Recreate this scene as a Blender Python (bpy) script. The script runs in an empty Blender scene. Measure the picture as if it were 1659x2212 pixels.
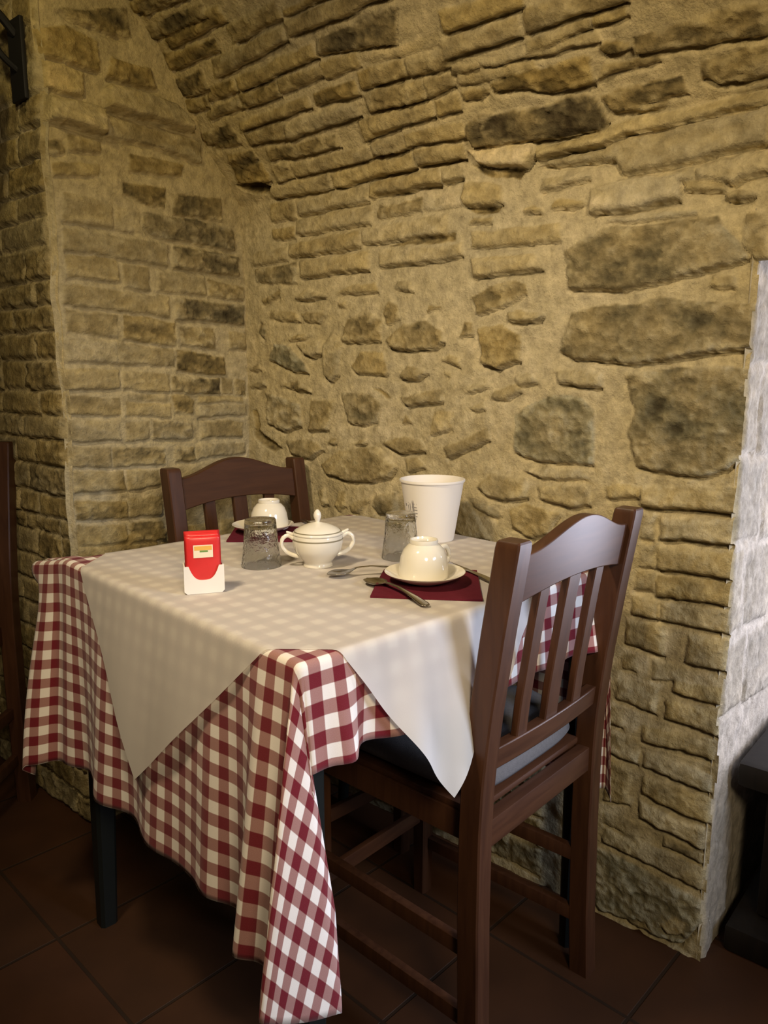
import bpy, bmesh, math
import numpy as np
from mathutils import Vector, Matrix

sc = bpy.context.scene
COL = sc.collection
PI = math.pi

W_STONES='3.8,14,1519,1858,1280,1860,1280,1833,1519,1820;4,14,1268,1866,981,1866,981,1836,1268,1836;2.4,8,1663,1907,1482,1890,1482,1865,1663,1869;3.2,9,1427,1904,1268,1905,1268,1871,1427,1866;3.8,10,1262,1885,980,1895,980,1874,1262,1872;3,8,1629,1945,1417,1943,1417,1908,1629,1910;2.6,8,1670,1968,1462,1961,1462,1932,1670,1938;3,8,1641,2012,1482,2005,1482,1980,1641,1985;4.2,12,1469,1808,1219,1812,1219,1784,1469,1778;1.6,10,1204,1816,1132,1820,988,1822,1017,1757,1093,1773,1216,1787;6.5,3,1117,1766,1022,1755,1022,1739,1117,1752;2.6,8,1585,1807,1475,1808,1475,1778,1585,1779;2,8,1669,1848,1564,1849,1564,1803,1669,1806;3,10,1482,1774,1358,1775,1358,1742,1482,1745;4,8,1356,1776,1223,1768,1223,1748,1356,1744;4.6,6,1222,1775,1120,1773,1120,1744,1222,1742;3,9,1609,1766,1488,1764,1488,1747,1609,1744;2.2,6,1679,1802,1593,1797,1593,1770,1679,1770;4,10,1136,1736,1036,1732,1036,1699,1136,1701;4.6,12,1522,1722,1286,1728,1286,1702,1522,1700;3,10,1272,1728,1144,1725,1144,1695,1272,1701;4,11,1138,1697,1055,1698,1055,1651,1138,1657;2.6,10,1664,1723,1551,1724,1551,1692,1664,1694;4,11,1524,1693,1394,1694,1394,1655,1524,1666;5,14,1392,1690,1163,1687,1163,1656,1392,1653;5,13,1181,1650,1078,1652,1078,1612,1181,1608;3.6,11,1479,1647,1250,1637,1250,1608,1479,1619;2.4,6,1642,1703,1550,1696,1550,1672,1642,1679;2.4,8,1618,1661,1526,1655,1519,1633,1566,1618,1627,1642;3.6,8,1490,1607,1432,1604,1432,1566,1490,1567;4.6,12,1424,1603,1176,1597,1176,1567,1424,1568;4,10,1172,1597,1101,1600,1101,1569,1172,1567;3,8,1624,1638,1509,1623,1509,1574,1624,1591;0.6,-18,1651,1589,1559,1580,1518,1563,1541,1547,1598,1560;4.4,9,1176,1582,1060,1580,1060,1567,1176,1569;5,13,1525,1561,1317,1562,1317,1522,1525,1531;4.6,14,1313,1561,1071,1563,1071,1528,1313,1525;4,12,1066,1564,945,1558,945,1524,1066,1529;4,8,1545,1525,1463,1520,1463,1479,1545,1478;5,12,1449,1516,1214,1522,1214,1483,1449,1482;4.4,15,1210,1521,1016,1520,1016,1487,1210,1489;5.2,12,1012,1520,956,1518,956,1489,1012,1488;3.4,7,1548,1462,1464,1462,1464,1431,1548,1436;4.6,10,1460,1476,1210,1474,1210,1434,1460,1437;3,7,1191,1469,1062,1467,1062,1440,1191,1441;6,4,1059,1465,957,1467,957,1437,1059,1439;4,8,1622,1415,1495,1414,1495,1379,1622,1380;4,12,1486,1418,1248,1425,1248,1387,1486,1383;5,11,1240,1427,995,1427,995,1384,1240,1390;1.2,-6,1160,1379,1088,1391,1017,1389,977,1388,977,1372,1065,1373,1152,1375;3.1,7,1619,1373,1460,1372,1460,1323,1619,1336;5,13,1448,1375,1213,1376,1213,1334,1448,1332;5.2,11,1185,1372,955,1364,955,1339,1185,1335;2.8,10,1310,1174,1291,1222,1228,1248,1181,1220,1185,1173,1255,1171,1296,1171;2.8,14,1168,1173,1111,1208,1052,1211,1006,1186,998,1165,1024,1150,1102,1148,1152,1154;2.5,8,1177,1241,1160,1263,1131,1251,1123,1220,1164,1207;3.8,8,1274,1114,1247,1150,1177,1148,1160,1104,1168,1094,1256,1097;3,11,1577,1135,1553,1178,1494,1169,1438,1126,1424,1102,1475,1102;4.6,12,1473,1179,1382,1183,1378,1149,1408,1138,1438,1150;3,8,1504,1183,1467,1199,1416,1195,1447,1185;4,12,1369,1098,1372,1169,1343,1198,1306,1167,1321,1095,1345,1078;2.4,11,1592,1047,1553,1044,1462,1021,1453,967,1518,946,1584,966;3,9,1420,1032,1331,1034,1357,957,1427,954;3,7,1317,1051,1229,1057,1177,1030,1194,984,1234,973,1289,984;2.4,-5,1212,1066,1185,1062,1151,1044,1164,1040;3.6,13,1122,1047,1062,1054,1000,1067,1004,1037,1102,1026;3,11,1126,1091,1102,1116,1043,1100,1074,1082;4.3,8,1037,960,1026,1022,970,1017,976,981;3.5,12,1177,939,1109,959,1061,952,1052,927,1121,916;3,10,1513,924,1423,937,1373,911,1424,883,1492,893;1.2,-16,1648,952,1625,953,1530,905,1564,892,1638,922;1.6,-10,1652,1001,1628,1006,1613,961,1637,940;4.5,12,1470,1282,1434,1309,1356,1285,1404,1281;4.2,9,1327,1286,1272,1304,1194,1305,1185,1282,1246,1285;4.3,8,1148,1283,1136,1300,1092,1302,1087,1277;3,7,1599,1293,1560,1298,1521,1313,1522,1292,1583,1277;4,8,1565,1239,1556,1261,1466,1253,1456,1230;3.2,9,1535,1069,1471,1081,1415,1050,1461,1052;3.4,8,1659,1110,1617,1125,1606,1110,1636,1105;3.8,6,1450,1250,1385,1253,1361,1242,1386,1226,1441,1229;3.4,7,1318,1266,1282,1267,1291,1251,1314,1253;3.6,6,1052,1223,1045,1243,996,1234,1033,1231;3.4,7,1009,1124,987,1140,965,1135,957,1112;3.6,6,1005,1103,986,1100,990,1091,1005,1094;3.4,9,1357,923,1347,940,1323,941,1328,924;3.4,9,1267,927,1253,945,1225,943,1235,930;3.6,6,1120,984,1110,1007,1085,992;3.5,7,1661,1065,1620,1058,1586,1066,1591,1073,1625,1080;3.2,8,1608,1204,1601,1233,1579,1228,1586,1186;4.5,13,911,1785,743,1777,743,1746,911,1749;4,13,751,1745,566,1737,566,1707,751,1709;4.4,13,927,1741,760,1739,760,1707,927,1708;4.5,11,758,1699,635,1701,635,1684,758,1679;4.4,11,632,1702,572,1702,572,1686,632,1686;6,3,1087,1761,1010,1754,924,1756,927,1738,1018,1735,1096,1740;4,8,1106,1738,1017,1731,1017,1699,1106,1703;3.6,9,1016,1730,919,1730,919,1695,1016,1698;3,7,923,1694,859,1687,859,1677,923,1678;5,9,855,1690,627,1679,627,1661,855,1676;5,4,913,1680,751,1665,751,1646,913,1656;3.6,10,1129,1697,990,1689,990,1652,1129,1657;4.4,9,988,1690,923,1684,923,1657,988,1654;2.4,12,851,1648,802,1654,740,1649,691,1652,650,1647,650,1601,729,1603,780,1624,845,1628;3.6,8,918,1648,893,1648,851,1638,881,1625,914,1630;4.6,10,1152,1653,987,1645,987,1617,1152,1617;4.4,9,981,1646,923,1646,923,1615,981,1615;1.2,22,927,1587,890,1601,834,1591,790,1590,733,1588,695,1594,654,1584,641,1536,652,1522,776,1527,870,1536,924,1548,929,1564;4.6,10,1173,1604,1080,1603,1080,1571,1173,1571;4,10,1076,1602,932,1597,932,1565,1076,1573;7,26,940,1544,893,1542,792,1527,790,1505,808,1485,853,1494,917,1511;1.6,-8,939,1512,881,1495,808,1482,825,1470,897,1482;5.6,14,790,1522,649,1514,649,1496,790,1497;4.8,11,1199,1564,1074,1560,1074,1528,1199,1529;4.4,11,1067,1563,944,1558,944,1525,1067,1528;4.4,12,1201,1520,1017,1513,1017,1485,1201,1496;5,9,1013,1514,956,1513,956,1488,1013,1484;1.7,6,645,1578,611,1581,563,1581,507,1579,496,1550,546,1549,578,1551,585,1543,627,1542;3.4,5,626,1536,585,1542,579,1550,523,1548,547,1540,596,1536;1.2,16,632,1654,623,1660,599,1660,578,1648,578,1637,600,1636,623,1639;2.5,12,573,1650,527,1655,463,1655,423,1656,374,1647,378,1606,428,1612,479,1616,533,1621,574,1625;3.6,7,647,1603,634,1625,603,1622,538,1618,536,1607,606,1607;3.4,12,474,1594,430,1596,379,1595,383,1549,415,1549,446,1550,478,1567;5.4,16,788,1511,715,1519,643,1526,549,1531,491,1526,437,1530,384,1533,383,1512,437,1513,491,1506,549,1509,648,1501,788,1496;5,15,789,1489,649,1495,549,1504,437,1506,383,1507,380,1451,464,1449,534,1444,615,1440,633,1469,760,1479;5.3,10,527,1437,492,1439,491,1414,523,1417;5.5,16,490,1434,433,1439,379,1444,376,1409,413,1406,430,1397,465,1406,486,1414;4,8,437,1536,383,1545,384,1537,427,1532;5.2,20,962,1454,953,1479,910,1478,869,1463,859,1429,895,1426,952,1436;1.4,-8,947,1433,863,1425,872,1414,932,1418;5,11,779,1461,680,1460,680,1445,779,1437;6,18,679,1430,621,1435,513,1430,508,1386,583,1382,674,1381;4.2,10,816,1403,810,1414,789,1417,769,1402;4.4,10,757,1404,751,1421,735,1420,695,1409,679,1404,714,1399;4,9,946,1399,932,1410,883,1410,883,1397;4.6,8,936,1383,732,1376,732,1341,936,1351;5.2,16,938,1332,860,1329,789,1327,763,1294,859,1295,929,1291;3,8,938,1255,881,1274,836,1280,807,1271,804,1252,857,1231,918,1218;4,14,843,1218,821,1225,759,1214,767,1200,811,1198,842,1201;3,13,723,1326,692,1340,635,1357,581,1354,513,1355,449,1354,409,1308,395,1283,412,1273,452,1267,540,1252,611,1247,712,1255;2,14,723,1157,705,1211,628,1224,573,1218,538,1229,471,1218,377,1209,372,1175,373,1135,449,1133,504,1124,574,1115,689,1122,727,1139;2.7,12,920,1191,856,1196,810,1172,812,1121,867,1106,901,1119;4.6,14,446,1380,421,1389,391,1383,402,1371,435,1373;3.2,6,403,1350,372,1352,366,1278,386,1277,409,1306;3.2,8,961,1173,952,1208,932,1203,929,1175;5,10,510,1417,484,1414,440,1398,442,1385,503,1400;4.6,8,451,1257,410,1255,410,1236,451,1239;4.6,7,655,1367,582,1374,481,1367,481,1357,581,1359;4.6,14,733,1104,680,1105,635,1097,633,1073,679,1074,724,1079;2,9,822,1012,787,1040,744,1056,678,1055,649,1032,642,977,641,924,692,924,756,925,817,937;2.5,11,591,1094,513,1109,431,1110,369,1106,361,1037,362,979,399,937,450,919,519,924,563,931,577,970,582,995,569,1030;4.5,8,946,1058,924,1078,885,1073,909,1062;4,8,880,1046,870,1062,816,1082,806,1067,837,1047;3.4,11,998,938,936,962,883,990,875,961,926,938,987,913;3.5,14,909,856,880,891,790,886,784,845,821,837,878,840;3.4,10,763,873,711,882,649,879,647,846,688,837,753,846;3.8,8,618,886,591,896,553,893,552,872,613,866;4,12,549,893,366,910,366,860,549,856;3.4,9,959,820,928,828,902,792,873,749,931,741,965,750;2.9,8,825,818,788,834,709,823,733,780,768,764,819,781;3.8,8,549,889,369,906,369,863,549,860;3.5,8,933,1025,899,1038,888,1022,923,1017;4.4,9,825,1090,794,1102,771,1082,815,1075;4.2,7,730,911,671,912,646,895,755,890,800,906;3,13,1387,872,1314,913,1258,923,1199,926,1140,885,1159,856,1208,845,1293,836,1369,848;3.6,9,1109,905,1071,913,1049,892,1101,876;2.8,8,1402,802,1379,811,1366,772,1384,764;2.8,9,1208,786,1192,812,1143,824,1131,779,1167,765,1192,765;3.6,7,1338,768,1324,809,1302,811,1294,773,1320,758;3.4,7,1285,778,1250,797,1212,801,1250,762,1280,762;3.8,7,939,835,879,825,840,807,853,795,912,810;4.8,7,543,849,516,850,516,798,543,795;4.6,16,506,841,377,849,377,806,506,802;3.8,6,544,787,512,789,512,747,544,743;4,14,509,788,373,792,373,744,509,746;3.4,6,550,737,511,739,511,701,550,700;3.5,11,508,736,375,739,375,695,508,694;2.8,10,554,689,502,686,502,648,554,648;4.3,11,499,687,374,692,374,645,499,649;3.3,10,562,634,487,642,487,584,562,587;3.8,14,447,631,377,636,377,576,447,578;3.5,6,565,567,537,568,537,536,565,534;4,5,510,573,442,569,442,542,510,532;3.5,10,575,510,493,526,493,467,575,474;3.8,12,469,540,379,548,379,515,469,517;3.8,14,479,501,380,508,380,455,479,465;3.3,8,589,452,553,457,553,421,589,416;4.1,13,518,438,385,448,385,409,518,405;4,10,587,404,523,408,523,351,587,358;4,12,513,386,384,382,384,342,513,351;3.8,7,590,345,537,336,537,263,590,250;3,12,514,332,384,334,384,281,514,295;4.4,14,518,284,390,271,390,230,518,245;3.8,6,586,231,516,228,516,194,586,203;3,10,466,223,389,223,389,201,466,202;3.7,12,584,198,386,196,386,147,584,164;2.5,12,600,144,537,146,466,135,388,130,385,82,413,18,482,11,530,13,593,8;3.8,10,460,43,428,75,410,70,415,41,441,28;4.2,12,439,0,412,5,398,0,422,0;3.8,8,525,16,492,33,472,17,500,3'
P_STONES='3.5,10,832,1795,898,1824,974,1814,973,1749,892,1751,839,1751;3.3,12,1001,1795,1098,1793,1112,1751,1051,1745,991,1748;6.2,9,842,1744,892,1748,936,1739,932,1689,841,1689;6.2,38,835,1673,935,1680,976,1677,972,1622,903,1620,832,1622;5.2,38,978,1713,990,1735,1067,1739,1161,1733,1207,1702,1208,1678,1103,1678,977,1679;4.2,10,978,1665,1102,1665,1237,1667,1234,1616,1100,1624,978,1621;4.2,8,884,1603,965,1613,963,1585,885,1571;2.6,8,879,1848,964,1878,1050,1907,1054,1846,997,1837,919,1837;4.6,6,846,1543,956,1561,954,1532,847,1515;4.4,7,1034,1597,1184,1603,1178,1573,1032,1560;4,6,830,1585,880,1590,878,1565,830,1555;5,7,866,1486,985,1481,985,1426,866,1425;3,6,1016,1533,1052,1534,1126,1540,1123,1488,1070,1489,1014,1507;3,6,1141,1531,1293,1540,1293,1482,1141,1480;5.6,3,991,1480,1051,1474,1051,1424,991,1425;2.8,8,1061,1472,1099,1474,1201,1478,1332,1470,1335,1414,1189,1419,1078,1421,1056,1438;5,7,864,1413,1126,1410,1126,1358,864,1363;2.4,8,1139,1408,1343,1403,1343,1353,1139,1354;5,6,860,1355,992,1360,992,1308,860,1306;4.5,5,1002,1351,1070,1350,1070,1294,1002,1298;4.5,5,1094,1346,1233,1345,1233,1295,1094,1297;3.2,6,1239,1340,1354,1328,1354,1291,1239,1296;5.2,7,851,1292,1125,1287,1125,1237,851,1246;2.6,8,1141,1284,1354,1278,1354,1225,1141,1234;4.6,4,854,1238,983,1233,983,1180,854,1188;4,6,995,1235,1139,1227,1139,1167,995,1176;3.6,6,1151,1217,1255,1212,1255,1161,1151,1170;4.2,5,1299,1210,1359,1206,1359,1160,1299,1164;5.5,6,839,1175,978,1171,978,1122,839,1125;4.6,5,979,1168,1129,1162,1129,1113,979,1122;2.8,7,1136,1159,1282,1142,1282,1094,1136,1107;5.2,8,838,1113,977,1109,977,1064,838,1062;4.6,6,987,1105,1113,1097,1113,1053,987,1060;2.5,7,1119,1093,1266,1087,1266,1044,1119,1056;4.4,4,1271,1087,1309,1085,1309,1043,1271,1045;3.8,5,1315,1087,1352,1085,1352,1041,1315,1044;4.6,5,841,1052,975,1043,975,1001,841,1006;5.2,6,986,1032,1114,1027,1114,990,986,1000;5,4,996,1053,1108,1047,1108,1031,996,1034;2.4,4,1116,1047,1164,1050,1187,1032,1181,1000,1125,1002;5.2,7,1196,1022,1349,1018,1349,988,1196,989;5,4,1197,1046,1340,1039,1340,1021,1197,1027;5,7,840,995,971,988,971,940,840,946;4.6,5,984,986,1051,983,1051,939,984,940;4,6,1062,984,1179,980,1179,936,1062,938;4.6,6,1204,979,1339,973,1339,931,1204,934;4.5,6,839,939,946,928,946,879,839,888;4,6,947,928,1092,918,1092,875,947,879;3,6,1123,918,1180,916,1180,877,1123,878;5,5,1183,918,1346,915,1346,883,1183,878;5,6,844,880,975,870,975,821,844,827;4.6,6,980,872,1071,864,1071,821,980,820;4,6,845,811,976,797,976,755,845,763;5,5,980,805,1072,796,1072,749,980,754;4.5,6,844,755,974,739,974,693,844,706;2.6,6,979,741,1077,734,1077,688,979,688'
SZ_LEVELS = [0.762, 0.819, 0.886, 0.948, 1.002, 1.06, 1.129, 1.191, 1.248, 1.304, 1.373, 1.435, 1.487, 1.552, 1.617, 1.682, 1.747, 1.812, 1.877, 1.942, 2.007, 2.072, 2.137, 2.202, 2.267, 2.332, 2.397, 2.462]

# ------------------------------------------------------------------ camera
H_CAM = 1.09
F_PX = 1650.0
ca = bpy.data.cameras.new('camera')
co = bpy.data.objects.new('camera', ca)
COL.objects.link(co)
sc.camera = co
A_CAM = math.radians(40.8)
PITCH = math.radians(10.0)
co.location = (0, 0, H_CAM)

# heading: forward = (cos A, sin(90-A)...) -> direction (0.757, 0.653)
fwd = Vector((math.cos(A_CAM)*math.cos(PITCH), math.sin(A_CAM)*math.cos(PITCH), -math.sin(PITCH)))
co.rotation_euler = fwd.to_track_quat('-Z', 'Y').to_euler()
ca.sensor_fit = 'VERTICAL'
ca.sensor_height = 24.0
ca.lens = 24.0*F_PX/2212.0
ca.clip_start = 0.02

# ------------------------------------------------------------------ helpers
def link(o, parent=None):
    COL.objects.link(o)
    if parent is not None:
        o.parent = parent
    return o

def tag(o, label, cat, group=None):
    o['label'] = label
    o['category'] = cat
    if group:
        o['group'] = group
    return o

def empty(name, loc, rz=0.0):
    o = bpy.data.objects.new(name, None)
    o.empty_display_size = 0.05
    o.location = loc
    o.rotation_euler = (0, 0, rz)
    return link(o)

def mobj(name, verts, faces, mat, parent=None, smooth=True, uv=None):
    me = bpy.data.meshes.new(name)
    me.from_pydata([tuple(v) for v in verts], [], [tuple(f) for f in faces])
    me.update()
    if uv is not None:
        lay = me.uv_layers.new(name='UVMap')
        li = np.empty(len(me.loops), dtype=np.int32)
        me.loops.foreach_get('vertex_index', li)
        lay.data.foreach_set('uv', np.asarray(uv, dtype=np.float32)[li].ravel())
    if mat is not None:
        me.materials.append(mat)
    if smooth:
        me.polygons.foreach_set('use_smooth', np.ones(len(me.polygons), dtype=bool))
    return link(bpy.data.objects.new(name, me), parent)

def bobj(name, bm, mat, parent=None, smooth=True, angle=35):
    bmesh.ops.recalc_face_normals(bm, faces=bm.faces)
    me = bpy.data.meshes.new(name)
    bm.to_mesh(me)
    bm.free()
    me.materials.append(mat)
    if smooth:
        me.polygons.foreach_set('use_smooth', np.ones(len(me.polygons), dtype=bool))
        me.set_sharp_from_angle(angle=math.radians(angle))
    return link(bpy.data.objects.new(name, me), parent)

def grid_faces(nu, nv, keep=None):
    i, j = np.meshgrid(np.arange(nu-1), np.arange(nv-1), indexing='ij')
    a = i*nv + j
    f = np.stack([a, a+nv, a+nv+1, a+1], -1)
    if keep is not None:
        f = f[keep]
    return f.reshape(-1, 4)

def box_bm(bm, x0, x1, y0, y1, z0, z1, bevel=0.0, M=None):
    vs = [bm.verts.new((x, y, z)) for x in (x0, x1) for y in (y0, y1) for z in (z0, z1)]
    fs = [(0, 1, 3, 2), (4, 6, 7, 5), (0, 4, 5, 1), (2, 3, 7, 6), (0, 2, 6, 4), (1, 5, 7, 3)]
    ff = [bm.faces.new([vs[k] for k in f]) for f in fs]
    if M is not None:
        bmesh.ops.transform(bm, matrix=M, verts=vs)
    if bevel > 0:
        es = list({e for f in ff for e in f.edges})
        bmesh.ops.bevel(bm, geom=es, offset=bevel, segments=2, affect='EDGES', profile=0.6)

def sweep_rect(bm, pts, sx, sy, bevel=0.003):
    """rectangular section swept along z-ish path pts [(x,y,z,(sx,sy scale))]"""
    ring = []
    b = bevel
    for k, p in enumerate(pts):
        w, d = sx/2*p[3], sy/2*p[3]
        prof = [(-w+b, -d), (w-b, -d), (w, -d+b), (w, d-b), (w-b, d), (-w+b, d), (-w, d-b), (-w, -d+b)]
        ring.append([bm.verts.new((p[0]+q[0], p[1]+q[1], p[2])) for q in prof])
    for a, c in zip(ring[:-1], ring[1:]):
        for k in range(8):
            bm.faces.new((a[k], a[(k+1) % 8], c[(k+1) % 8], c[k]))
    bm.faces.new(ring[0][::-1])
    bm.faces.new(ring[-1])

def lathe(name, prof, mat, parent=None, n=64, loc=(0, 0, 0), closed=False, angle=40, uvscale=None):
    bm = bmesh.new()
    rings = []
    for r, z in prof:
        if r < 1e-6:
            rings.append([bm.verts.new((loc[0], loc[1], loc[2]+z))])
        else:
            rings.append([bm.verts.new((loc[0]+r*math.cos(2*PI*k/n), loc[1]+r*math.sin(2*PI*k/n), loc[2]+z)) for k in range(n)])
    pairs = list(zip(rings[:-1], rings[1:]))
    if closed:
        pairs.append((rings[-1], rings[0]))
    for a, c in pairs:
        if len(a) == 1 and len(c) == 1:
            continue
        for k in range(n):
            k2 = (k+1) % n
            if len(a) == 1:
                bm.faces.new((a[0], c[k2], c[k]))
            elif len(c) == 1:
                bm.faces.new((a[k], a[k2], c[0]))
            else:
                bm.faces.new((a[k], a[k2], c[k2], c[k]))
    return bobj(name, bm, mat, parent, angle=angle)

def tube(bm, pts, rads, n=12, flat=1.0):
    pts = [Vector(p) for p in pts]
    rings = []
    up = Vector((0.13, 0.21, 1)).normalized()
    for k, p in enumerate(pts):
        t = (pts[min(k+1, len(pts)-1)] - pts[max(k-1, 0)]).normalized()
        s = t.cross(up)
        if s.length < 1e-3:
            s = t.cross(Vector((1, 0, 0)))
        s.normalize()
        u = s.cross(t).normalized()
        r = rads[k] if hasattr(rads, '__len__') else rads
        rings.append([bm.verts.new(p + s*(r*math.cos(2*PI*q/n)) + u*(r*flat*math.sin(2*PI*q/n))) for q in range(n)])
    for a, c in zip(rings[:-1], rings[1:]):
        for k in range(n):
            bm.faces.new((a[k], a[(k+1) % n], c[(k+1) % n], c[k]))
    bm.faces.new(rings[0][::-1])
    bm.faces.new(rings[-1])

def spline(pts, n):
    P = np.array(pts, float)
    t = np.linspace(0, len(P)-1, n)
    out = []
    for x in t:
        i = min(int(x), len(P)-2)
        f = x-i
        p0, p1, p2, p3 = P[max(i-1, 0)], P[i], P[i+1], P[min(i+2, len(P)-1)]
        out.append(0.5*((2*p1)+(-p0+p2)*f+(2*p0-5*p1+4*p2-p3)*f*f+(-p0+3*p1-3*p2+p3)*f**3))
    return np.array(out)

def sstep(a, b, x):
    t = np.clip((x-a)/(b-a), 0, 1)
    return t*t*(3-2*t)

# value noise in numpy
def vnoise(x, y, seed):
    r = np.random.RandomState(seed)
    T = r.rand(256, 256)
    xi = np.floor(x).astype(int)
    yi = np.floor(y).astype(int)
    fx, fy = x-xi, y-yi
    fx = fx*fx*(3-2*fx)
    fy = fy*fy*(3-2*fy)
    g = lambda a, b: T[a % 256, b % 256]
    return ((g(xi, yi)*(1-fx)+g(xi+1, yi)*fx)*(1-fy)+(g(xi, yi+1)*(1-fx)+g(xi+1, yi+1)*fx)*fy)*2-1

def fbm(x, y, seed, oct=4):
    a, s = 1.0, 0
    for k in range(oct):
        s = s + a*vnoise(x*2**k+17.3*k, y*2**k+9.1*k, seed+k)
        a *= 0.55
    return s

# ------------------------------------------------------------------ materials
def new_mat(name):
    m = bpy.data.materials.new(name)
    m.use_nodes = True
    nt = m.node_tree
    b = nt.nodes['Principled BSDF']
    return m, nt, b

def N(nt, t, **kw):
    n = nt.nodes.new(t)
    for k, v in kw.items():
        if k in n.inputs:
            n.inputs[k].default_value = v
        else:
            setattr(n, k, v)
    return n

def simple(name, col, rough=0.5, spec=0.5, noise=0.0, nscale=30.0, bump=0.0, bscale=80.0, metal=0.0, coat=0.0):
    m, nt, b = new_mat(name)
    b.inputs['Base Color'].default_value = (*col, 1)
    b.inputs['Roughness'].default_value = rough
    b.inputs['Specular IOR Level'].default_value = spec
    b.inputs['Metallic'].default_value = metal
    b.inputs['Coat Weight'].default_value = coat
    tc = N(nt, 'ShaderNodeTexCoord')
    if noise > 0:
        nz = N(nt, 'ShaderNodeTexNoise', Scale=nscale, Detail=4.0)
        nt.links.new(tc.outputs['Object'], nz.inputs['Vector'])
        mr = N(nt, 'ShaderNodeMapRange')
        mr.inputs['To Min'].default_value = 1-noise
        mr.inputs['To Max'].default_value = 1+noise
        nt.links.new(nz.outputs['Fac'], mr.inputs['Value'])
        mx = N(nt, 'ShaderNodeVectorMath', operation='SCALE')
        mx.inputs[0].default_value = col
        nt.links.new(mr.outputs[0], mx.inputs['Scale'])
        nt.links.new(mx.outputs[0], b.inputs['Base Color'])
    if bump > 0:
        nb = N(nt, 'ShaderNodeTexNoise', Scale=bscale, Detail=3.0)
        nt.links.new(tc.outputs['Object'], nb.inputs['Vector'])
        bp = N(nt, 'ShaderNodeBump', Strength=bump, Distance=0.002)
        nt.links.new(nb.outputs['Fac'], bp.inputs['Height'])
        nt.links.new(bp.outputs[0], b.inputs['Normal'])
    return m

def mat_masonry(name, rough=0.95, bump=0.85):
    m, nt, b = new_mat(name)
    at = N(nt, 'ShaderNodeAttribute', attribute_name='stone_tint')
    tc = N(nt, 'ShaderNodeTexCoord')
    n1 = N(nt, 'ShaderNodeTexNoise', Scale=42.0, Detail=8.0, Roughness=0.72)
    nt.links.new(tc.outputs['Object'], n1.inputs['Vector'])
    mr = N(nt, 'ShaderNodeMapRange')
    mr.inputs['From Min'].default_value = 0.3
    mr.inputs['From Max'].default_value = 0.7
    mr.inputs['To Min'].default_value = 0.66
    mr.inputs['To Max'].default_value = 1.34
    nt.links.new(n1.outputs['Fac'], mr.inputs['Value'])
    mx = N(nt, 'ShaderNodeVectorMath', operation='SCALE')
    nt.links.new(at.outputs['Color'], mx.inputs[0])
    nt.links.new(mr.outputs[0], mx.inputs['Scale'])
    nt.links.new(mx.outputs[0], b.inputs['Base Color'])
    n2 = N(nt, 'ShaderNodeTexNoise', Scale=160.0, Detail=5.0, Roughness=0.6)
    nt.links.new(tc.outputs['Object'], n2.inputs['Vector'])
    ad = N(nt, 'ShaderNodeMath', operation='MULTIPLY_ADD')
    nt.links.new(n1.outputs['Fac'], ad.inputs[0])
    ad.inputs[1].default_value = 1.4
    nt.links.new(n2.outputs['Fac'], ad.inputs[2])
    bp = N(nt, 'ShaderNodeBump', Strength=bump, Distance=0.004)
    nt.links.new(ad.outputs[0], bp.inputs['Height'])
    nt.links.new(bp.outputs[0], b.inputs['Normal'])
    b.inputs['Roughness'].default_value = rough
    b.inputs['Specular IOR Level'].default_value = 0.15
    return m

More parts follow.
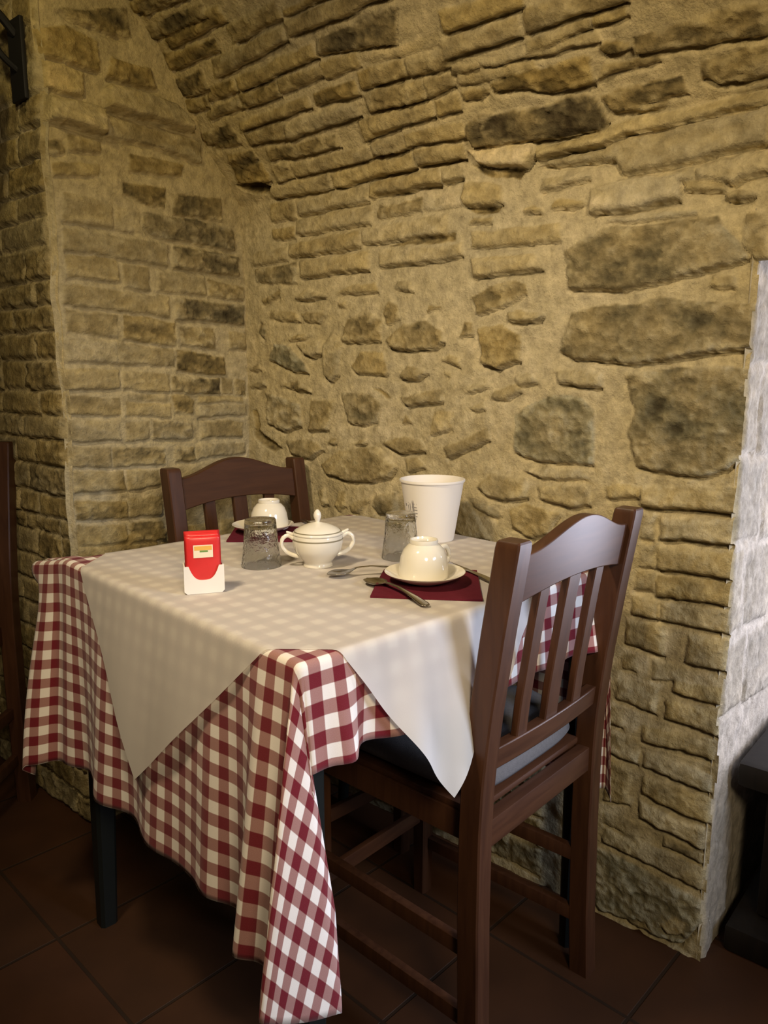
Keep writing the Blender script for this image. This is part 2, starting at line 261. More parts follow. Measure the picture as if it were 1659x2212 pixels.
def mat_gingham(name, period=0.036):
    m, nt, b = new_mat(name)
    uv = N(nt, 'ShaderNodeUVMap')
    sx = N(nt, 'ShaderNodeSeparateXYZ')
    nt.links.new(uv.outputs[0], sx.inputs[0])
    tc = N(nt, 'ShaderNodeTexCoord')
    nz = N(nt, 'ShaderNodeTexNoise', Scale=900.0, Detail=2.0)
    nt.links.new(uv.outputs[0], nz.inputs['Vector'])
    facs = []
    for k, o in enumerate(('X', 'Y')):
        a = N(nt, 'ShaderNodeMath', operation='MULTIPLY_ADD')
        nt.links.new(sx.outputs[o], a.inputs[0])
        a.inputs[1].default_value = 1.0/period
        a.inputs[2].default_value = 100.1+0.25*k
        pp = N(nt, 'ShaderNodeMath', operation='PINGPONG')
        nt.links.new(a.outputs[0], pp.inputs[0])
        pp.inputs[1].default_value = 0.5
        mr = N(nt, 'ShaderNodeMapRange')
        mr.inputs['From Min'].default_value = 0.235
        mr.inputs['From Max'].default_value = 0.265
        nt.links.new(pp.outputs[0], mr.inputs['Value'])
        facs.append(mr)
    su = N(nt, 'ShaderNodeMath', operation='ADD')
    nt.links.new(facs[0].outputs[0], su.inputs[0])
    nt.links.new(facs[1].outputs[0], su.inputs[1])
    hf = N(nt, 'ShaderNodeMath', operation='MULTIPLY')
    nt.links.new(su.outputs[0], hf.inputs[0])
    hf.inputs[1].default_value = 0.5
    nn = N(nt, 'ShaderNodeMath', operation='MULTIPLY_ADD')
    nt.links.new(nz.outputs['Fac'], nn.inputs[0])
    nn.inputs[1].default_value = 0.14
    nn.inputs[2].default_value = -0.07
    ad = N(nt, 'ShaderNodeMath', operation='ADD')
    nt.links.new(hf.outputs[0], ad.inputs[0])
    nt.links.new(nn.outputs[0], ad.inputs[1])
    cr = N(nt, 'ShaderNodeValToRGB')
    e = cr.color_ramp.elements
    e[0].position = 0.0
    e[0].color = (0.80, 0.74, 0.68, 1)
    e[1].position = 1.0
    e[1].color = (0.15, 0.011, 0.019, 1)
    x = e.new(0.5)
    x.color = (0.34, 0.175, 0.155, 1)
    nt.links.new(ad.outputs[0], cr.inputs[0])
    nt.links.new(cr.outputs[0], b.inputs['Base Color'])
    bp = N(nt, 'ShaderNodeBump', Strength=0.25, Distance=0.0006)
    nt.links.new(nz.outputs['Fac'], bp.inputs['Height'])
    nt.links.new(bp.outputs[0], b.inputs['Normal'])
    b.inputs['Roughness'].default_value = 0.92
    b.inputs['Specular IOR Level'].default_value = 0.15
    b.inputs['Sheen Weight'].default_value = 0.1
    return m

def mat_white_cloth(name):
    m, nt, b = new_mat(name)
    b.inputs['Base Color'].default_value = (0.80, 0.765, 0.72, 1)
    b.inputs['Roughness'].default_value = 0.9
    b.inputs['Specular IOR Level'].default_value = 0.15
    tl = N(nt, 'ShaderNodeBsdfTranslucent')
    tl.inputs['Color'].default_value = (0.80, 0.765, 0.72, 1)
    uv = N(nt, 'ShaderNodeUVMap')
    nz = N(nt, 'ShaderNodeTexNoise', Scale=700.0, Detail=2.0)
    nt.links.new(uv.outputs[0], nz.inputs['Vector'])
    bp = N(nt, 'ShaderNodeBump', Strength=0.2, Distance=0.0005)
    nt.links.new(nz.outputs['Fac'], bp.inputs['Height'])
    nt.links.new(bp.outputs[0], b.inputs['Normal'])
    mx = N(nt, 'ShaderNodeMixShader')
    mx.inputs[0].default_value = 0.43
    nt.links.new(b.outputs[0], mx.inputs[1])
    nt.links.new(tl.outputs[0], mx.inputs[2])
    nt.links.new(mx.outputs[0], nt.nodes['Material Output'].inputs['Surface'])
    return m

def mat_wood(name, c1, c2, rough=0.40, axis_scale=(30, 30, 3)):
    m, nt, b = new_mat(name)
    tc = N(nt, 'ShaderNodeTexCoord')
    mp = N(nt, 'ShaderNodeMapping')
    mp.inputs['Scale'].default_value = axis_scale
    nt.links.new(tc.outputs['Object'], mp.inputs['Vector'])
    nz = N(nt, 'ShaderNodeTexNoise', Scale=2.5, Detail=6.0, Distortion=0.6)
    nt.links.new(mp.outputs[0], nz.inputs['Vector'])
    cr = N(nt, 'ShaderNodeValToRGB')
    cr.color_ramp.elements[0].position = 0.3
    cr.color_ramp.elements[0].color = (*c1, 1)
    cr.color_ramp.elements[1].position = 0.75
    cr.color_ramp.elements[1].color = (*c2, 1)
    nt.links.new(nz.outputs['Fac'], cr.inputs[0])
    nt.links.new(cr.outputs[0], b.inputs['Base Color'])
    b.inputs['Roughness'].default_value = rough
    b.inputs['Specular IOR Level'].default_value = 0.34
    b.inputs['Coat Roughness'].default_value = 0.25
    bp = N(nt, 'ShaderNodeBump', Strength=0.08, Distance=0.001)
    nt.links.new(nz.outputs['Fac'], bp.inputs['Height'])
    nt.links.new(bp.outputs[0], b.inputs['Normal'])
    return m

def mat_floor(name):
    m, nt, b = new_mat(name)
    tc = N(nt, 'ShaderNodeTexCoord')
    mp = N(nt, 'ShaderNodeMapping')
    mp.inputs['Rotation'].default_value = (0, 0, math.radians(3))
    mp.inputs['Location'].default_value = (0.08, 0.11, 0)
    nt.links.new(tc.outputs['Object'], mp.inputs['Vector'])
    br = N(nt, 'ShaderNodeTexBrick', offset=0.0)
    br.inputs['Color1'].default_value = (0.055, 0.020, 0.007, 1)
    br.inputs['Color2'].default_value = (0.042, 0.017, 0.006, 1)
    br.inputs['Mortar'].default_value = (0.026, 0.013, 0.006, 1)
    br.inputs['Scale'].default_value = 1.0
    br.inputs['Mortar Size'].default_value = 0.004
    br.inputs['Mortar Smooth'].default_value = 0.4
    br.inputs['Brick Width'].default_value = 0.30
    br.inputs['Row Height'].default_value = 0.30
    nt.links.new(mp.outputs[0], br.inputs['Vector'])
    nz = N(nt, 'ShaderNodeTexNoise', Scale=9.0, Detail=5.0)
    nt.links.new(tc.outputs['Object'], nz.inputs['Vector'])
    mr = N(nt, 'ShaderNodeMapRange')
    mr.inputs['To Min'].default_value = 0.6
    mr.inputs['To Max'].default_value = 1.4
    nt.links.new(nz.outputs['Fac'], mr.inputs['Value'])
    mx = N(nt, 'ShaderNodeVectorMath', operation='SCALE')
    nt.links.new(br.outputs['Color'], mx.inputs[0])
    nt.links.new(mr.outputs[0], mx.inputs['Scale'])
    nt.links.new(mx.outputs[0], b.inputs['Base Color'])
    iv = N(nt, 'ShaderNodeMath', operation='SUBTRACT')
    iv.inputs[0].default_value = 1.0
    nt.links.new(br.outputs['Fac'], iv.inputs[1])
    bp = N(nt, 'ShaderNodeBump', Strength=0.5, Distance=0.003)
    nt.links.new(iv.outputs[0], bp.inputs['Height'])
    nt.links.new(bp.outputs[0], b.inputs['Normal'])
    b.inputs['Roughness'].default_value = 0.62
    b.inputs['Specular IOR Level'].default_value = 0.3
    return m

def mat_glass(name):
    m, nt, b = new_mat(name)
    b.inputs['Base Color'].default_value = (0.84, 0.85, 0.84, 1)
    b.inputs['Roughness'].default_value = 0.04
    b.inputs['IOR'].default_value = 1.48
    b.inputs['Transmission Weight'].default_value = 1.0
    tc = N(nt, 'ShaderNodeTexCoord')
    vz = N(nt, 'ShaderNodeTexNoise', Scale=85.0, Detail=3.0)
    nt.links.new(tc.outputs['Object'], vz.inputs['Vector'])
    bp = N(nt, 'ShaderNodeBump', Strength=0.6, Distance=0.003)
    nt.links.new(vz.outputs['Fac'], bp.inputs['Height'])
    nt.links.new(bp.outputs[0], b.inputs['Normal'])
    return m

M_WALL = mat_masonry('stone_and_brick')
M_PLASTER = mat_masonry('pale_limewashed_stone', bump=0.5)
M_FLOOR = mat_floor('terracotta_tiles')
M_GING = mat_gingham('red_gingham_cotton')
M_WHITE = mat_white_cloth('white_cotton')
M_WOOD = mat_wood('mahogany_stained_wood', (0.046, 0.018, 0.009), (0.078, 0.032, 0.015))
M_WOOD_X = mat_wood('mahogany_stained_wood_rail', (0.046, 0.018, 0.009), (0.078, 0.032, 0.015), axis_scale=(3, 30, 30))
M_DARKWOOD = mat_wood('near_black_wood', (0.006, 0.0042, 0.003), (0.013, 0.009, 0.006), rough=0.6)
M_LEG = simple('dark_green_painted_metal', (0.005, 0.007, 0.006), rough=0.5)
M_CUSH = simple('grey_cushion_cotton', (0.12, 0.115, 0.118), rough=0.95, spec=0.1, noise=0.2, nscale=200, bump=0.4, bscale=900)
M_PORC = simple('white_porcelain', (0.74, 0.70, 0.61), rough=0.12, spec=0.5, coat=0.3)
M_BAND = simple('grey_gilt_line', (0.25, 0.22, 0.15), rough=0.3)
M_PAPER = simple('white_card', (0.78, 0.74, 0.70), rough=0.7, spec=0.25)
M_PRINT = simple('grey_print', (0.30, 0.28, 0.28), rough=0.8)
M_NAPKIN = simple('burgundy_paper', (0.115, 0.014, 0.026), rough=0.95, spec=0.1, noise=0.15, nscale=120, bump=0.3, bscale=600)
M_STEEL = simple('stainless_steel', (0.42, 0.39, 0.34), rough=0.22, metal=1.0)
M_GLASS = mat_glass('pressed_clear_glass')
M_PLASTIC = simple('white_plastic', (0.78, 0.74, 0.68), rough=0.35)
M_RED = simple('glossy_red_paper', (0.62, 0.03, 0.03), rough=0.3, noise=0.15, nscale=60)
M_CREAM = simple('cream_print', (0.80, 0.70, 0.52), rough=0.5)
M_YELLOW = simple('yellow_print', (0.75, 0.42, 0.08), rough=0.5)
M_GREEN = simple('green_print', (0.16, 0.28, 0.07), rough=0.5)
M_IRON = simple('black_wrought_iron', (0.008, 0.007, 0.006), rough=0.6)
M_GLOW = simple('smoked_glass', (0.03, 0.025, 0.02), rough=0.3)

# ------------------------------------------------------------------ masonry
W_X = 1.36
P_Y = 1.667
S_X = 0.835
R_Y = 0.383
PROF = np.array([(1.36, 0), (1.36, 1.48), (1.352, 1.53), (1.302, 1.60), (1.245, 1.674), (1.195, 1.752), (1.150, 1.818), (1.09, 1.885),
                 (1.02, 1.95), (.92, 2.02), (.79, 2.08), (.6, 2.13), (.4, 2.15), (-.4, 2.15)])
P_SEG = np.hypot(*np.diff(PROF, axis=0).T)
P_S = np.r_[0, np.cumsum(P_SEG)]

TONES = np.array([0, 1, 2, 3, 4, 5, 6, 7, 8], float)
TR = np.array([.035, .068, .132, .208, .290, .375, .460, .560, .640])
TG = np.array([.024, .050, .104, .161, .229, .309, .391, .478, .550])
TB = np.array([.011, .023, .051, .076, .114, .170, .242, .318, .395])

def parse(txt):
    out = []
    for rec in txt.split(';'):
        v = [float(x) for x in rec.split(',')]
        out.append((6.0-(6.0-v[0])*.94, v[1], np.array(v[2:]).reshape(-1, 2)/1000.0))
    return out

def courses(u0, u1, levels, length, seed, tone=3.8, hgt=7, joint=.008):
    r = np.random.RandomState(seed)
    out = []
    for k, (a, b) in enumerate(zip(levels[:-1], levels[1:])):
        u = u0 - r.rand()*length
        while u < u1:
            L = length*(0.55 if r.rand() < .3 else 1.0)*r.uniform(.85, 1.15)
            x0, x1 = max(u, u0), min(u+L, u1)
            if x1-x0 > .02:
                j = joint*r.uniform(.7, 1.5)
                out.append((tone+r.uniform(-.9, .8), hgt*r.uniform(.6, 1.3),
                            np.array([(x0+j/2, b-j/2), (x1-j/2, b-j/2+r.uniform(-.002, .002)), (x1-j/2, a+j/2), (x0+j/2, a+j/2+r.uniform(-.002, .002))])))
            u += L
    return out

def poly_dist(px, py, V):
    """signed distance, positive inside"""
    d = np.full(px.shape, 1e9)
    inside = np.zeros(px.shape, bool)
    n = len(V)
    for i in range(n):
        ax, ay = V[i]
        bx, by = V[(i+1) % n]
        ex, ey = bx-ax, by-ay
        t = np.clip(((px-ax)*ex+(py-ay)*ey)/(ex*ex+ey*ey+1e-12), 0, 1)
        d = np.minimum(d, np.hypot(px-ax-t*ex, py-ay-t*ey))
        c = ((ay > py) != (by > py))
        with np.errstate(divide='ignore', invalid='ignore'):
            xi = ax+(py-ay)*ex/(ey if abs(ey) > 1e-12 else 1e-12)
        inside ^= c & (px < xi)
    return np.where(inside, d, -d)

def relief(U, S, stones, seed, mortar=6.0, rough=1.0):
    """height (m) and tint over a grid of surface coordinates"""
    Hh = 0.0035*fbm(U*9, S*9, seed) + 0.0016*fbm(U*38, S*38, seed+7, 3)
    tone = mortar + 0.35*fbm(U*6, S*6, seed+20, 3) + 0.25*fbm(U*60, S*60, seed+30, 2)
    hue = 0.5*fbm(U*2.5, S*2.5, seed+44, 2)
    wx = 0.0034*fbm(U*16, S*16, seed+50, 3)+.0013*fbm(U*75, S*75, seed+53, 2)
    wy = 0.0028*fbm(U*18, S*18, seed+60, 3)+.0012*fbm(U*75, S*75, seed+63, 2)
    Uw, Sw = U+wx, S+wy
    rr = np.random.RandomState(seed+5)
    fine = .7*fbm(U*38, S*60, seed+70, 4)+.45*fbm(U*115, S*125, seed+75, 2)
    blot = fbm(U*15, S*24, seed+80, 4)
    spk = .8*fbm(U*34, S*46, seed+90, 4)
    u_ax, s_ax = U[:, 0], S[0, :]
    for tn, hh, V in stones:
        m = 0.03
        i0, i1 = np.searchsorted(u_ax, (V[:, 0].min()-m, V[:, 0].max()+m))
        j0, j1 = np.searchsorted(s_ax, (V[:, 1].min()-m, V[:, 1].max()+m))
        jit = rr.uniform(-1, 1, 3)
        if i1-i0 < 2 or j1-j0 < 2:
            continue
        sl = (slice(i0, i1), slice(j0, j1))
        d = poly_dist(Uw[sl], Sw[sl], V)
        msk = sstep(-.002, .0025, d)
        smin, smax = V[:, 1].min(), V[:, 1].max()
        t = np.clip((S[sl]-smin)/(smax-smin+1e-6), 0, 1)
        if hh > 0:
            dome = np.clip(d/0.008, 0, 1)**.6
            h = hh*(.00070 if len(V) > 4 and tn < 3.9 else .00088)*(.45+.55*dome)*(1.12-.62*t) + 0.0026*fine[sl]*(1.7 if tn < 3.9 else .8)*rough + .002*blot[sl]*(1 if tn < 3.2 else .4)
            # recessed raked joint under the lower edge
            db = poly_dist(Uw[sl], Sw[sl]+0.008, V)
            gr = sstep(-.002, .004, db)*(1-msk)
            Hh[sl] = Hh[sl] - gr*min(.011, .0009*hh)
        else:  # hollows and undersides of stones: their shade is put into the dark tone
            h = hh*.001*np.sqrt(np.clip(d/0.01, 0, 1)) + .001*fine[sl]
        Hh[sl] = Hh[sl]*(1-msk) + msk*(h + .3*Hh[sl])
        tn2 = tn + .35*jit[0] + (1.15*fine[sl]+.95*blot[sl])*(1.0 if tn < 4.2 else .65)
        # mortar smears creep over the face edges
        sm = np.clip(sstep(.026, .0, d)*(.25+1.1*spk[sl]), 0, 1)*(1.3 if tn < 4 else .9)
        sm = np.maximum(sm, np.clip((spk[sl]-.55)*2.2, 0, 1)*(.85 if tn < 4.3 else .5))
        sm = np.clip(sm, 0, 1)
        tn2 = tn2*(1-sm*.8) + (mortar-.3)*sm*.8
        cm = sstep(-.001, .003, d)
        tone[sl] = tone[sl]*(1-cm) + tn2*cm
        area_ = (V[:, 0].max()-V[:, 0].min())*(smax-smin)
        hb_ = -1.0 if (area_ > .011 and tn < 4.0) else (.1 if tn < 4.6 else .0)
        hue[sl] = hue[sl]*(1-cm) + cm*(hb_+.6*jit[1]+.5*blot[sl])
    return Hh, tone, hue

def tint(tone, hue):
    t = np.clip(tone, .3, 7.8)
    r, g, b = np.interp(t, TONES, TR), np.interp(t, TONES, TG), np.interp(t, TONES, TB)
    r = r*(1+.05*hue)
    g = g*(1+.03*np.maximum(-hue-.6, 0))
    b = b*np.clip(1-.16*hue, .7, 1.5)
    return np.stack([r, g, b, np.ones_like(r)], -1)

def wall_mesh(name, pos, tone, hue, mat, keep=None, flip=False, post=None):
    nu, nv = tone.shape
    f = grid_faces(nu, nv, keep)
    if flip:
        f = f[:, ::-1]
    c = tint(tone, hue)
    if post is not None:
        c = post(c)
    me = bpy.data.meshes.new(name)
    v = pos.reshape(-1, 3)
    me.vertices.add(len(v))
    me.vertices.foreach_set('co', v.astype(np.float32).ravel())
    me.loops.add(len(f)*4)
    me.loops.foreach_set('vertex_index', f.astype(np.int32).ravel())
    me.polygons.add(len(f))
    me.polygons.foreach_set('loop_start', np.arange(len(f), dtype=np.int32)*4)
    me.polygons.foreach_set('use_smooth', np.ones(len(f), bool))
    me.update(calc_edges=True)
    me.validate()
    at = me.attributes.new('stone_tint', 'FLOAT_COLOR', 'POINT')
    at.data.foreach_set('color', c.reshape(-1, 4).astype(np.float32).ravel())
    me.materials.append(mat)
    o = link(bpy.data.objects.new(name, me))
    o['kind'] = 'structure'
    return o

def prof_at(s):
    x = np.interp(s, P_S, PROF[:, 0])
    z = np.interp(s, P_S, PROF[:, 1])
    e = .02
    dx = np.interp(s+e, P_S, PROF[:, 0])-np.interp(s-e, P_S, PROF[:, 0])
    dz = np.interp(s+e, P_S, PROF[:, 1])-np.interp(s-e, P_S, PROF[:, 1])
    L = np.hypot(dx, dz)+1e-9
    return x, z, -dz/L, dx/L        # point, inward normal

# long wall rising into the barrel vault
w_st = [(t_ if v_[:, 1].mean() > 1.47 else 5.6-(5.6-t_)*(.80 if v_[:, 1].mean() > 1.0 else .62), h_, v_) for t_, h_, v_ in parse(W_STONES)]
w_lo = courses(.72, 1.66, np.arange(0.02, .72, .066), .22, 3, 3.6, 5)
u = np.arange(.10, 1.72, .0036)
s = np.arange(0, 2.55, .0036)
U, S = np.meshgrid(u, s, indexing='ij')
w_hi = courses(.12, 1.72, np.arange(1.99, 2.56, .036), .24, 8, 3.6, 9)
Hh, tone, hue = relief(U, S, w_lo+w_hi+w_st, 11, mortar=6.0)
hue = hue+.9*sstep(1.35, 1.6, S)      # vault brick above the stone; warm lamp bounce put into its yellower tint
X, Z, NX, NZ = prof_at(S)
pos = np.stack([X+NX*Hh, U+0*S, Z+NZ*Hh], -1)
cu = (U[:-1, :-1]+U[1:, 1:])/2
cs = (S[:-1, :-1]+S[1:, 1:])/2
wob = .006*fbm(cs*12, cs*3, 5, 2)
wall_mesh('wall_back', pos, tone, hue, M_WALL, keep=(cu > R_Y+wob) | (cs > 1.275))

# pier face beside the far chair
p_st = [(t_-.35, h_, v_) for t_, h_, v_ in parse(P_STONES)]
p_lo = courses(S_X+.005, 1.36, np.arange(0.01, .72, .064), .21, 21, 4.3, 6)
p_hi = courses(S_X+.005, 1.2, np.arange(1.95, 2.3, .064), .21, 23, 3.2, 7)
u = np.arange(S_X-.002, 1.372, .0034)
z = np.arange(0, 2.2, .0036)
U, S = np.meshgrid(u, z, indexing='ij')
Hp, tone, hue = relief(U, S, p_lo+p_hi+p_st, 31, mortar=6.0)
hue = hue+.35+.9*sstep(1.3, 1.7, S)  # yellow lamp glow on the upper pier put into the tint
edge = sstep(.02, 0, U-S_X)
wobz = .006*fbm(S*7, S*3+2, 77, 3)
pos = np.stack([U+edge*wobz, P_Y-Hp*(1-edge)+edge*.010*np.clip((.02-(U-S_X))/.02, 0, 1)**2, S], -1)
wall_mesh('wall_left', pos, tone-.15*edge, hue, M_WALL)

# side face of the pier, running back into the aisle
ZS = [0.0, .07, .135, .20, .265, .33, .395, .46, .525, .59, .655, .72] + SZ_LEVELS
s_st = courses(P_Y+.004, 2.9, ZS, .20, 41, 4.0, 7)
u = np.arange(P_Y-.002, 2.9, .005)
z = np.arange(0, 2.5, .005)
U, S = np.meshgrid(u, z, indexing='ij')
Hs, tone, hue = relief(U, S, s_st, 51, mortar=6.2)
hue = hue+.7
edge = sstep(.02, 0, U-P_Y)
wobz = .006*fbm(S*7, S*3+2, 77, 3)
pos = np.stack([S_X-Hs*(1-edge)+edge*(wobz+.010*np.clip((.02-(U-P_Y))/.02, 0, 1)**2), U, S], -1)
wall_mesh('wall_aisle', pos, tone, hue, M_WALL, flip=True)

# limewashed return of the recess on the right
r_st = [(5.9, 4, np.array(q)/1000.) for q in (
    [(1365, 1240), (1520, 1235), (1520, 1120), (1365, 1115)], [(1535, 1230), (1750, 1240), (1750, 1090), (1535, 1100)],
    [(1362, 1100), (1440, 1100), (1440, 960), (1362, 965)], [(1455, 1090), (1640, 1085), (1640, 950), (1460, 955)],
    [(1362, 950), (1500, 940), (1500, 800), (1362, 810)], [(1515, 935), (1720, 930), (1720, 780), (1520, 790)],
    [(1362, 790), (1420, 790), (1430, 650), (1362, 640)], [(1445, 780), (1620, 770), (1610, 620), (1450, 640)],
    [(1362, 620), (1480, 615), (1480, 480), (1362, 490)], [(1495, 610), (1700, 600), (1690, 450), (1500, 470)])]
u = np.arange(1.358, 2.3, .005)
z = np.arange(0, 1.36, .006)
U, S = np.meshgrid(u, z, indexing='ij')
Hr, tone, hue = relief(U, S, r_st, 61, mortar=7.0)
edge = sstep(.02, 0, U-1.358)
pos = np.stack([U, R_Y-Hr*(1-edge)+.006*sstep(1.374, 1.358, U), S], -1)
def whiten(c):
    g = c[..., :3].mean(-1, keepdims=True)
    k = sstep(1.364, 1.374, U)[..., None]
    c[..., :3] = c[..., :3]*(1-k)+k*(.35*c[..., :3]+g*np.array([.56, .50, .45]))
    return c
wall_mesh('wall_right', pos, tone, hue, M_PLASTER, post=whiten)

# recess head (underside of the wall over the opening)
bm = bmesh.new()
box_bm(bm, 1.37, 2.3, -.9, R_Y-.02, 1.30, 1.36)
o = bobj('ceiling_recess', bm, M_PLASTER, smooth=False)
o['kind'] = 'structure'
at = o.data.attributes.new('stone_tint', 'FLOAT_COLOR', 'POINT')
at.data.foreach_set('color', np.tile(np.array([.5, .46, .4, 1], np.float32), len(o.data.vertices)))

bm = bmesh.new()
box_bm(bm, -3, 3.2, -2.5, 4.5, -.06, 0)
o = bobj('floor', bm, M_FLOOR, smooth=False)
o['kind'] = 'structure'

# ------------------------------------------------------------------ table frame
F0 = np.array([.578, .630])
E1 = np.array([.9947, -.1032])      # along the edge that the near chair faces
E2 = np.array([.1032, .9947])       # along the long left edge
SU, SV = .675, .688
T_TOP = .7625                       # table board top
ROT_T = math.atan2(E1[1], E1[0])

def tp(u, v):
    return F0+E1*u+E2*v

t_root = empty('dining_table', (*tp(SU/2, SV/2), 0), ROT_T)
tag(t_root, 'square dining table hidden under the red checked and white cloths, dark green legs', 'table')
bm = bmesh.new()
box_bm(bm, -SU/2, SU/2, -SV/2, SV/2, T_TOP-.025, T_TOP, .003)
bobj('tabletop', bm, M_DARKWOOD, t_root)
for su, sv in ((-1, -1), (-1, 1), (1, -1), (1, 1)):
    bm = bmesh.new()
    xx = su*(SU/2-.03) if su < 0 else SU/2-.018
    yy = sv*(SV/2-.035)
    sweep_rect(bm, [(xx, yy+max(sv, 0)*.055, 0, .8), (xx, yy+max(sv, 0)*.034, .3, .95), (xx, yy, T_TOP-.025, 1.0)], .042 if su < 0 else .03, .042 if su < 0 else .03, .006)
    bobj('leg', bm, M_LEG, t_root)
bm = bmesh.new()
for a in (-1, 1):
    box_bm(bm, -SU/2+.05, SU/2-.05, a*(SV/2-.035)-.009, a*(SV/2-.035)+.009, T_TOP-.085, T_TOP-.025)
    box_bm(bm, a*(SU/2-.03)-.009, a*(SU/2-.03)+.009, -SV/2+.055, SV/2-.055, T_TOP-.085, T_TOP-.025)
bobj('apron', bm, M_LEG, t_root, smooth=False)

# ------------------------------------------------------------------ cloth drape map
R0 = .010
A_FR, B_FL, B_BR, A_BL = .14, .392, .44, .128
n_FR, n_FL, n_BR, n_BL = -E2, -E1, E1, E2
Z0 = T_TOP+.0012

def gauss(x, m, w):
    return np.exp(-((x-m)/w)**2)

def g_FL(s):     # lean outward per metre of drop, s measured from the near corner
    return (.05+.06*gauss(s, .0, .04) + .10*gauss(s, .058, .026) - .03*gauss(s, .125, .03) + .025*gauss(s, .185, .03) + .025*gauss(s, .31, .05)
            + .02*np.sin(s*38+.6)*sstep(.2, .35, s) + .03*gauss(s, .52, .05) - .03*gauss(s, .64, .03))

def g_FR(s):     # s measured from the near corner towards the right corner
    return (.05*gauss(s, 0, .03)+.14*gauss(s, .055, .022) - .12*gauss(s, .10, .025) + .07*gauss(s, .16, .03) + .03*np.sin(s*52+1)*sstep(.2, .3, s) + .06
            + .10*gauss(s, SU-.07, .03) - .08*gauss(s, SU-.025, .015))

def g_BR(s):
    return .015+.012*np.sin(s*30)

def drop_path(d, r0=R0):
    q = np.minimum(d/r0, PI/2)
    out = r0*np.sin(q)
    dn = np.where(d < r0*PI/2, r0*(1-np.cos(q)), r0+d-r0*PI/2)
    rest = np.maximum(d-r0*PI/2, 0)
    return out, dn, rest

def panel(kind, sgn, d, off=0.0, white=False):
    """sgn: position along the edge, d: length hung over it -> xyz"""
    if white and kind == 'FR':
        d = d*1.12
    out, dn, rest = drop_path(d)
    if kind == 'FL':
        n = n_FL
        g = g_FL(sgn)
        if white:
            sgn = sgn+.09*d
            g = .14+.012*np.sin(sgn*33)
        O = F0[None]+sgn[:, None]*E2[None]
    elif kind == 'FR':
        n = n_FR
        g = g_FR(sgn)
        if white:
            g = .22+.04*np.sin(sgn*64+2.2)+.03*np.sin(sgn*37+.5)
            sgn = sgn-.22*d
        O = F0[None]+sgn[:, None]*E1[None]
    elif kind == 'BR':
        O = F0[None]+SU*E1[None]+sgn[:, None]*E2[None]
        n = n_BR
        g = g_BR(sgn)
    else:
        O = F0[None]+SV*E2[None]+sgn[:, None]*E1[None]
        n = n_BL
        ph = np.radians(10+79*sstep(.0, .16, sgn))
        h_ = (d+off)*np.cos(ph)
        v_ = d*np.sin(ph)
        xy = O+n[None]*(h_+.002)[:, None]
        return np.column_stack([xy, Z0-v_+off+.006*np.sin(sgn*70)*(1-sstep(.1, .2, sgn))*np.minimum(d/.03, 1)])
    xy = O+n[None]*(out+rest*g+off)[:, None]
    return np.column_stack([xy, Z0-dn+off*np.cos(np.minimum(d/R0, PI/2))])

def fan(C, nA, nB, ctrl, gA, gB, x, y, stretch=0.0):
    """corner drape: x beyond edge A, y beyond edge B"""
    r = np.hypot(x, y)
    th = np.degrees(np.arctan2(y, x))
    c = [(0, gA/2**.5, gA/2**.5)]+ctrl+[(90, -gB/2**.5, gB/2**.5)]
    c = np.array(sorted(c))
    tt = np.linspace(0, 90, 400)
    sd = np.interp(tt, c[:, 0], c[:, 1])
    ou = np.interp(tt, c[:, 0], c[:, 2])
    k = np.hanning(17)
    k /= k.sum()
    pad = lambda a: np.convolve(np.r_[np.full(8, a[0]), a, np.full(8, a[-1])], k, 'valid')
    wgt = np.sin(np.radians(2*tt))**.25
    sd = sd*(1-wgt)+pad(sd)*wgt
    ou = ou*(1-wgt)+pad(ou)*wgt
    side = np.interp(th, tt, sd)
    outv = np.interp(th, tt, ou)
    S_ = (nA-nB)/2**.5
    O_ = (nA+nB)/2**.5
    out, dn, rest = drop_path(r)
    a = np.radians(th)
    nn = np.cos(a)[:, None]*nA[None]+np.sin(a)[:, None]*nB[None]
    rest = rest*(1+stretch*np.sin(2*a))
    dn = np.where(dn > R0, R0+rest, dn)
    xy = C[None]+nn*out[:, None]+rest[:, None]*(side[:, None]*S_[None]+outv[:, None]*O_[None])
    sh = np.sqrt(np.maximum(1-side**2-outv**2, .3))
    sh = 1-(1-sh)*np.minimum(np.sin(2*a)*3, 1)
    return np.column_stack([xy, Z0-np.minimum(dn, R0)-np.maximum(dn-R0, 0)*sh])

class Patch:
    def __init__(self):
        self.v, self.f, self.uv, self.n = [], [], [], 0
    def add(self, P, uv, nu, nv):
        self.v.append(P)
        self.uv.append(uv)
        self.f.append(grid_faces(nu, nv)+self.n)
        self.n += len(P)

def mg(a, b):
    A, B = np.meshgrid(a, b, indexing='ij')
    return A.ravel(), B.ravel()

def weld(o, dist=.0004):
    bm = bmesh.new()
    bm.from_mesh(o.data)
    bmesh.ops.remove_doubles(bm, verts=bm.verts, dist=dist)
    bmesh.ops.recalc_face_normals(bm, faces=bm.faces)
    bm.to_mesh(o.data)
    bm.free()

def dvals(L, n=26):
    return np.r_[0, .003, .007, .011, np.linspace(.0165, L, n)]

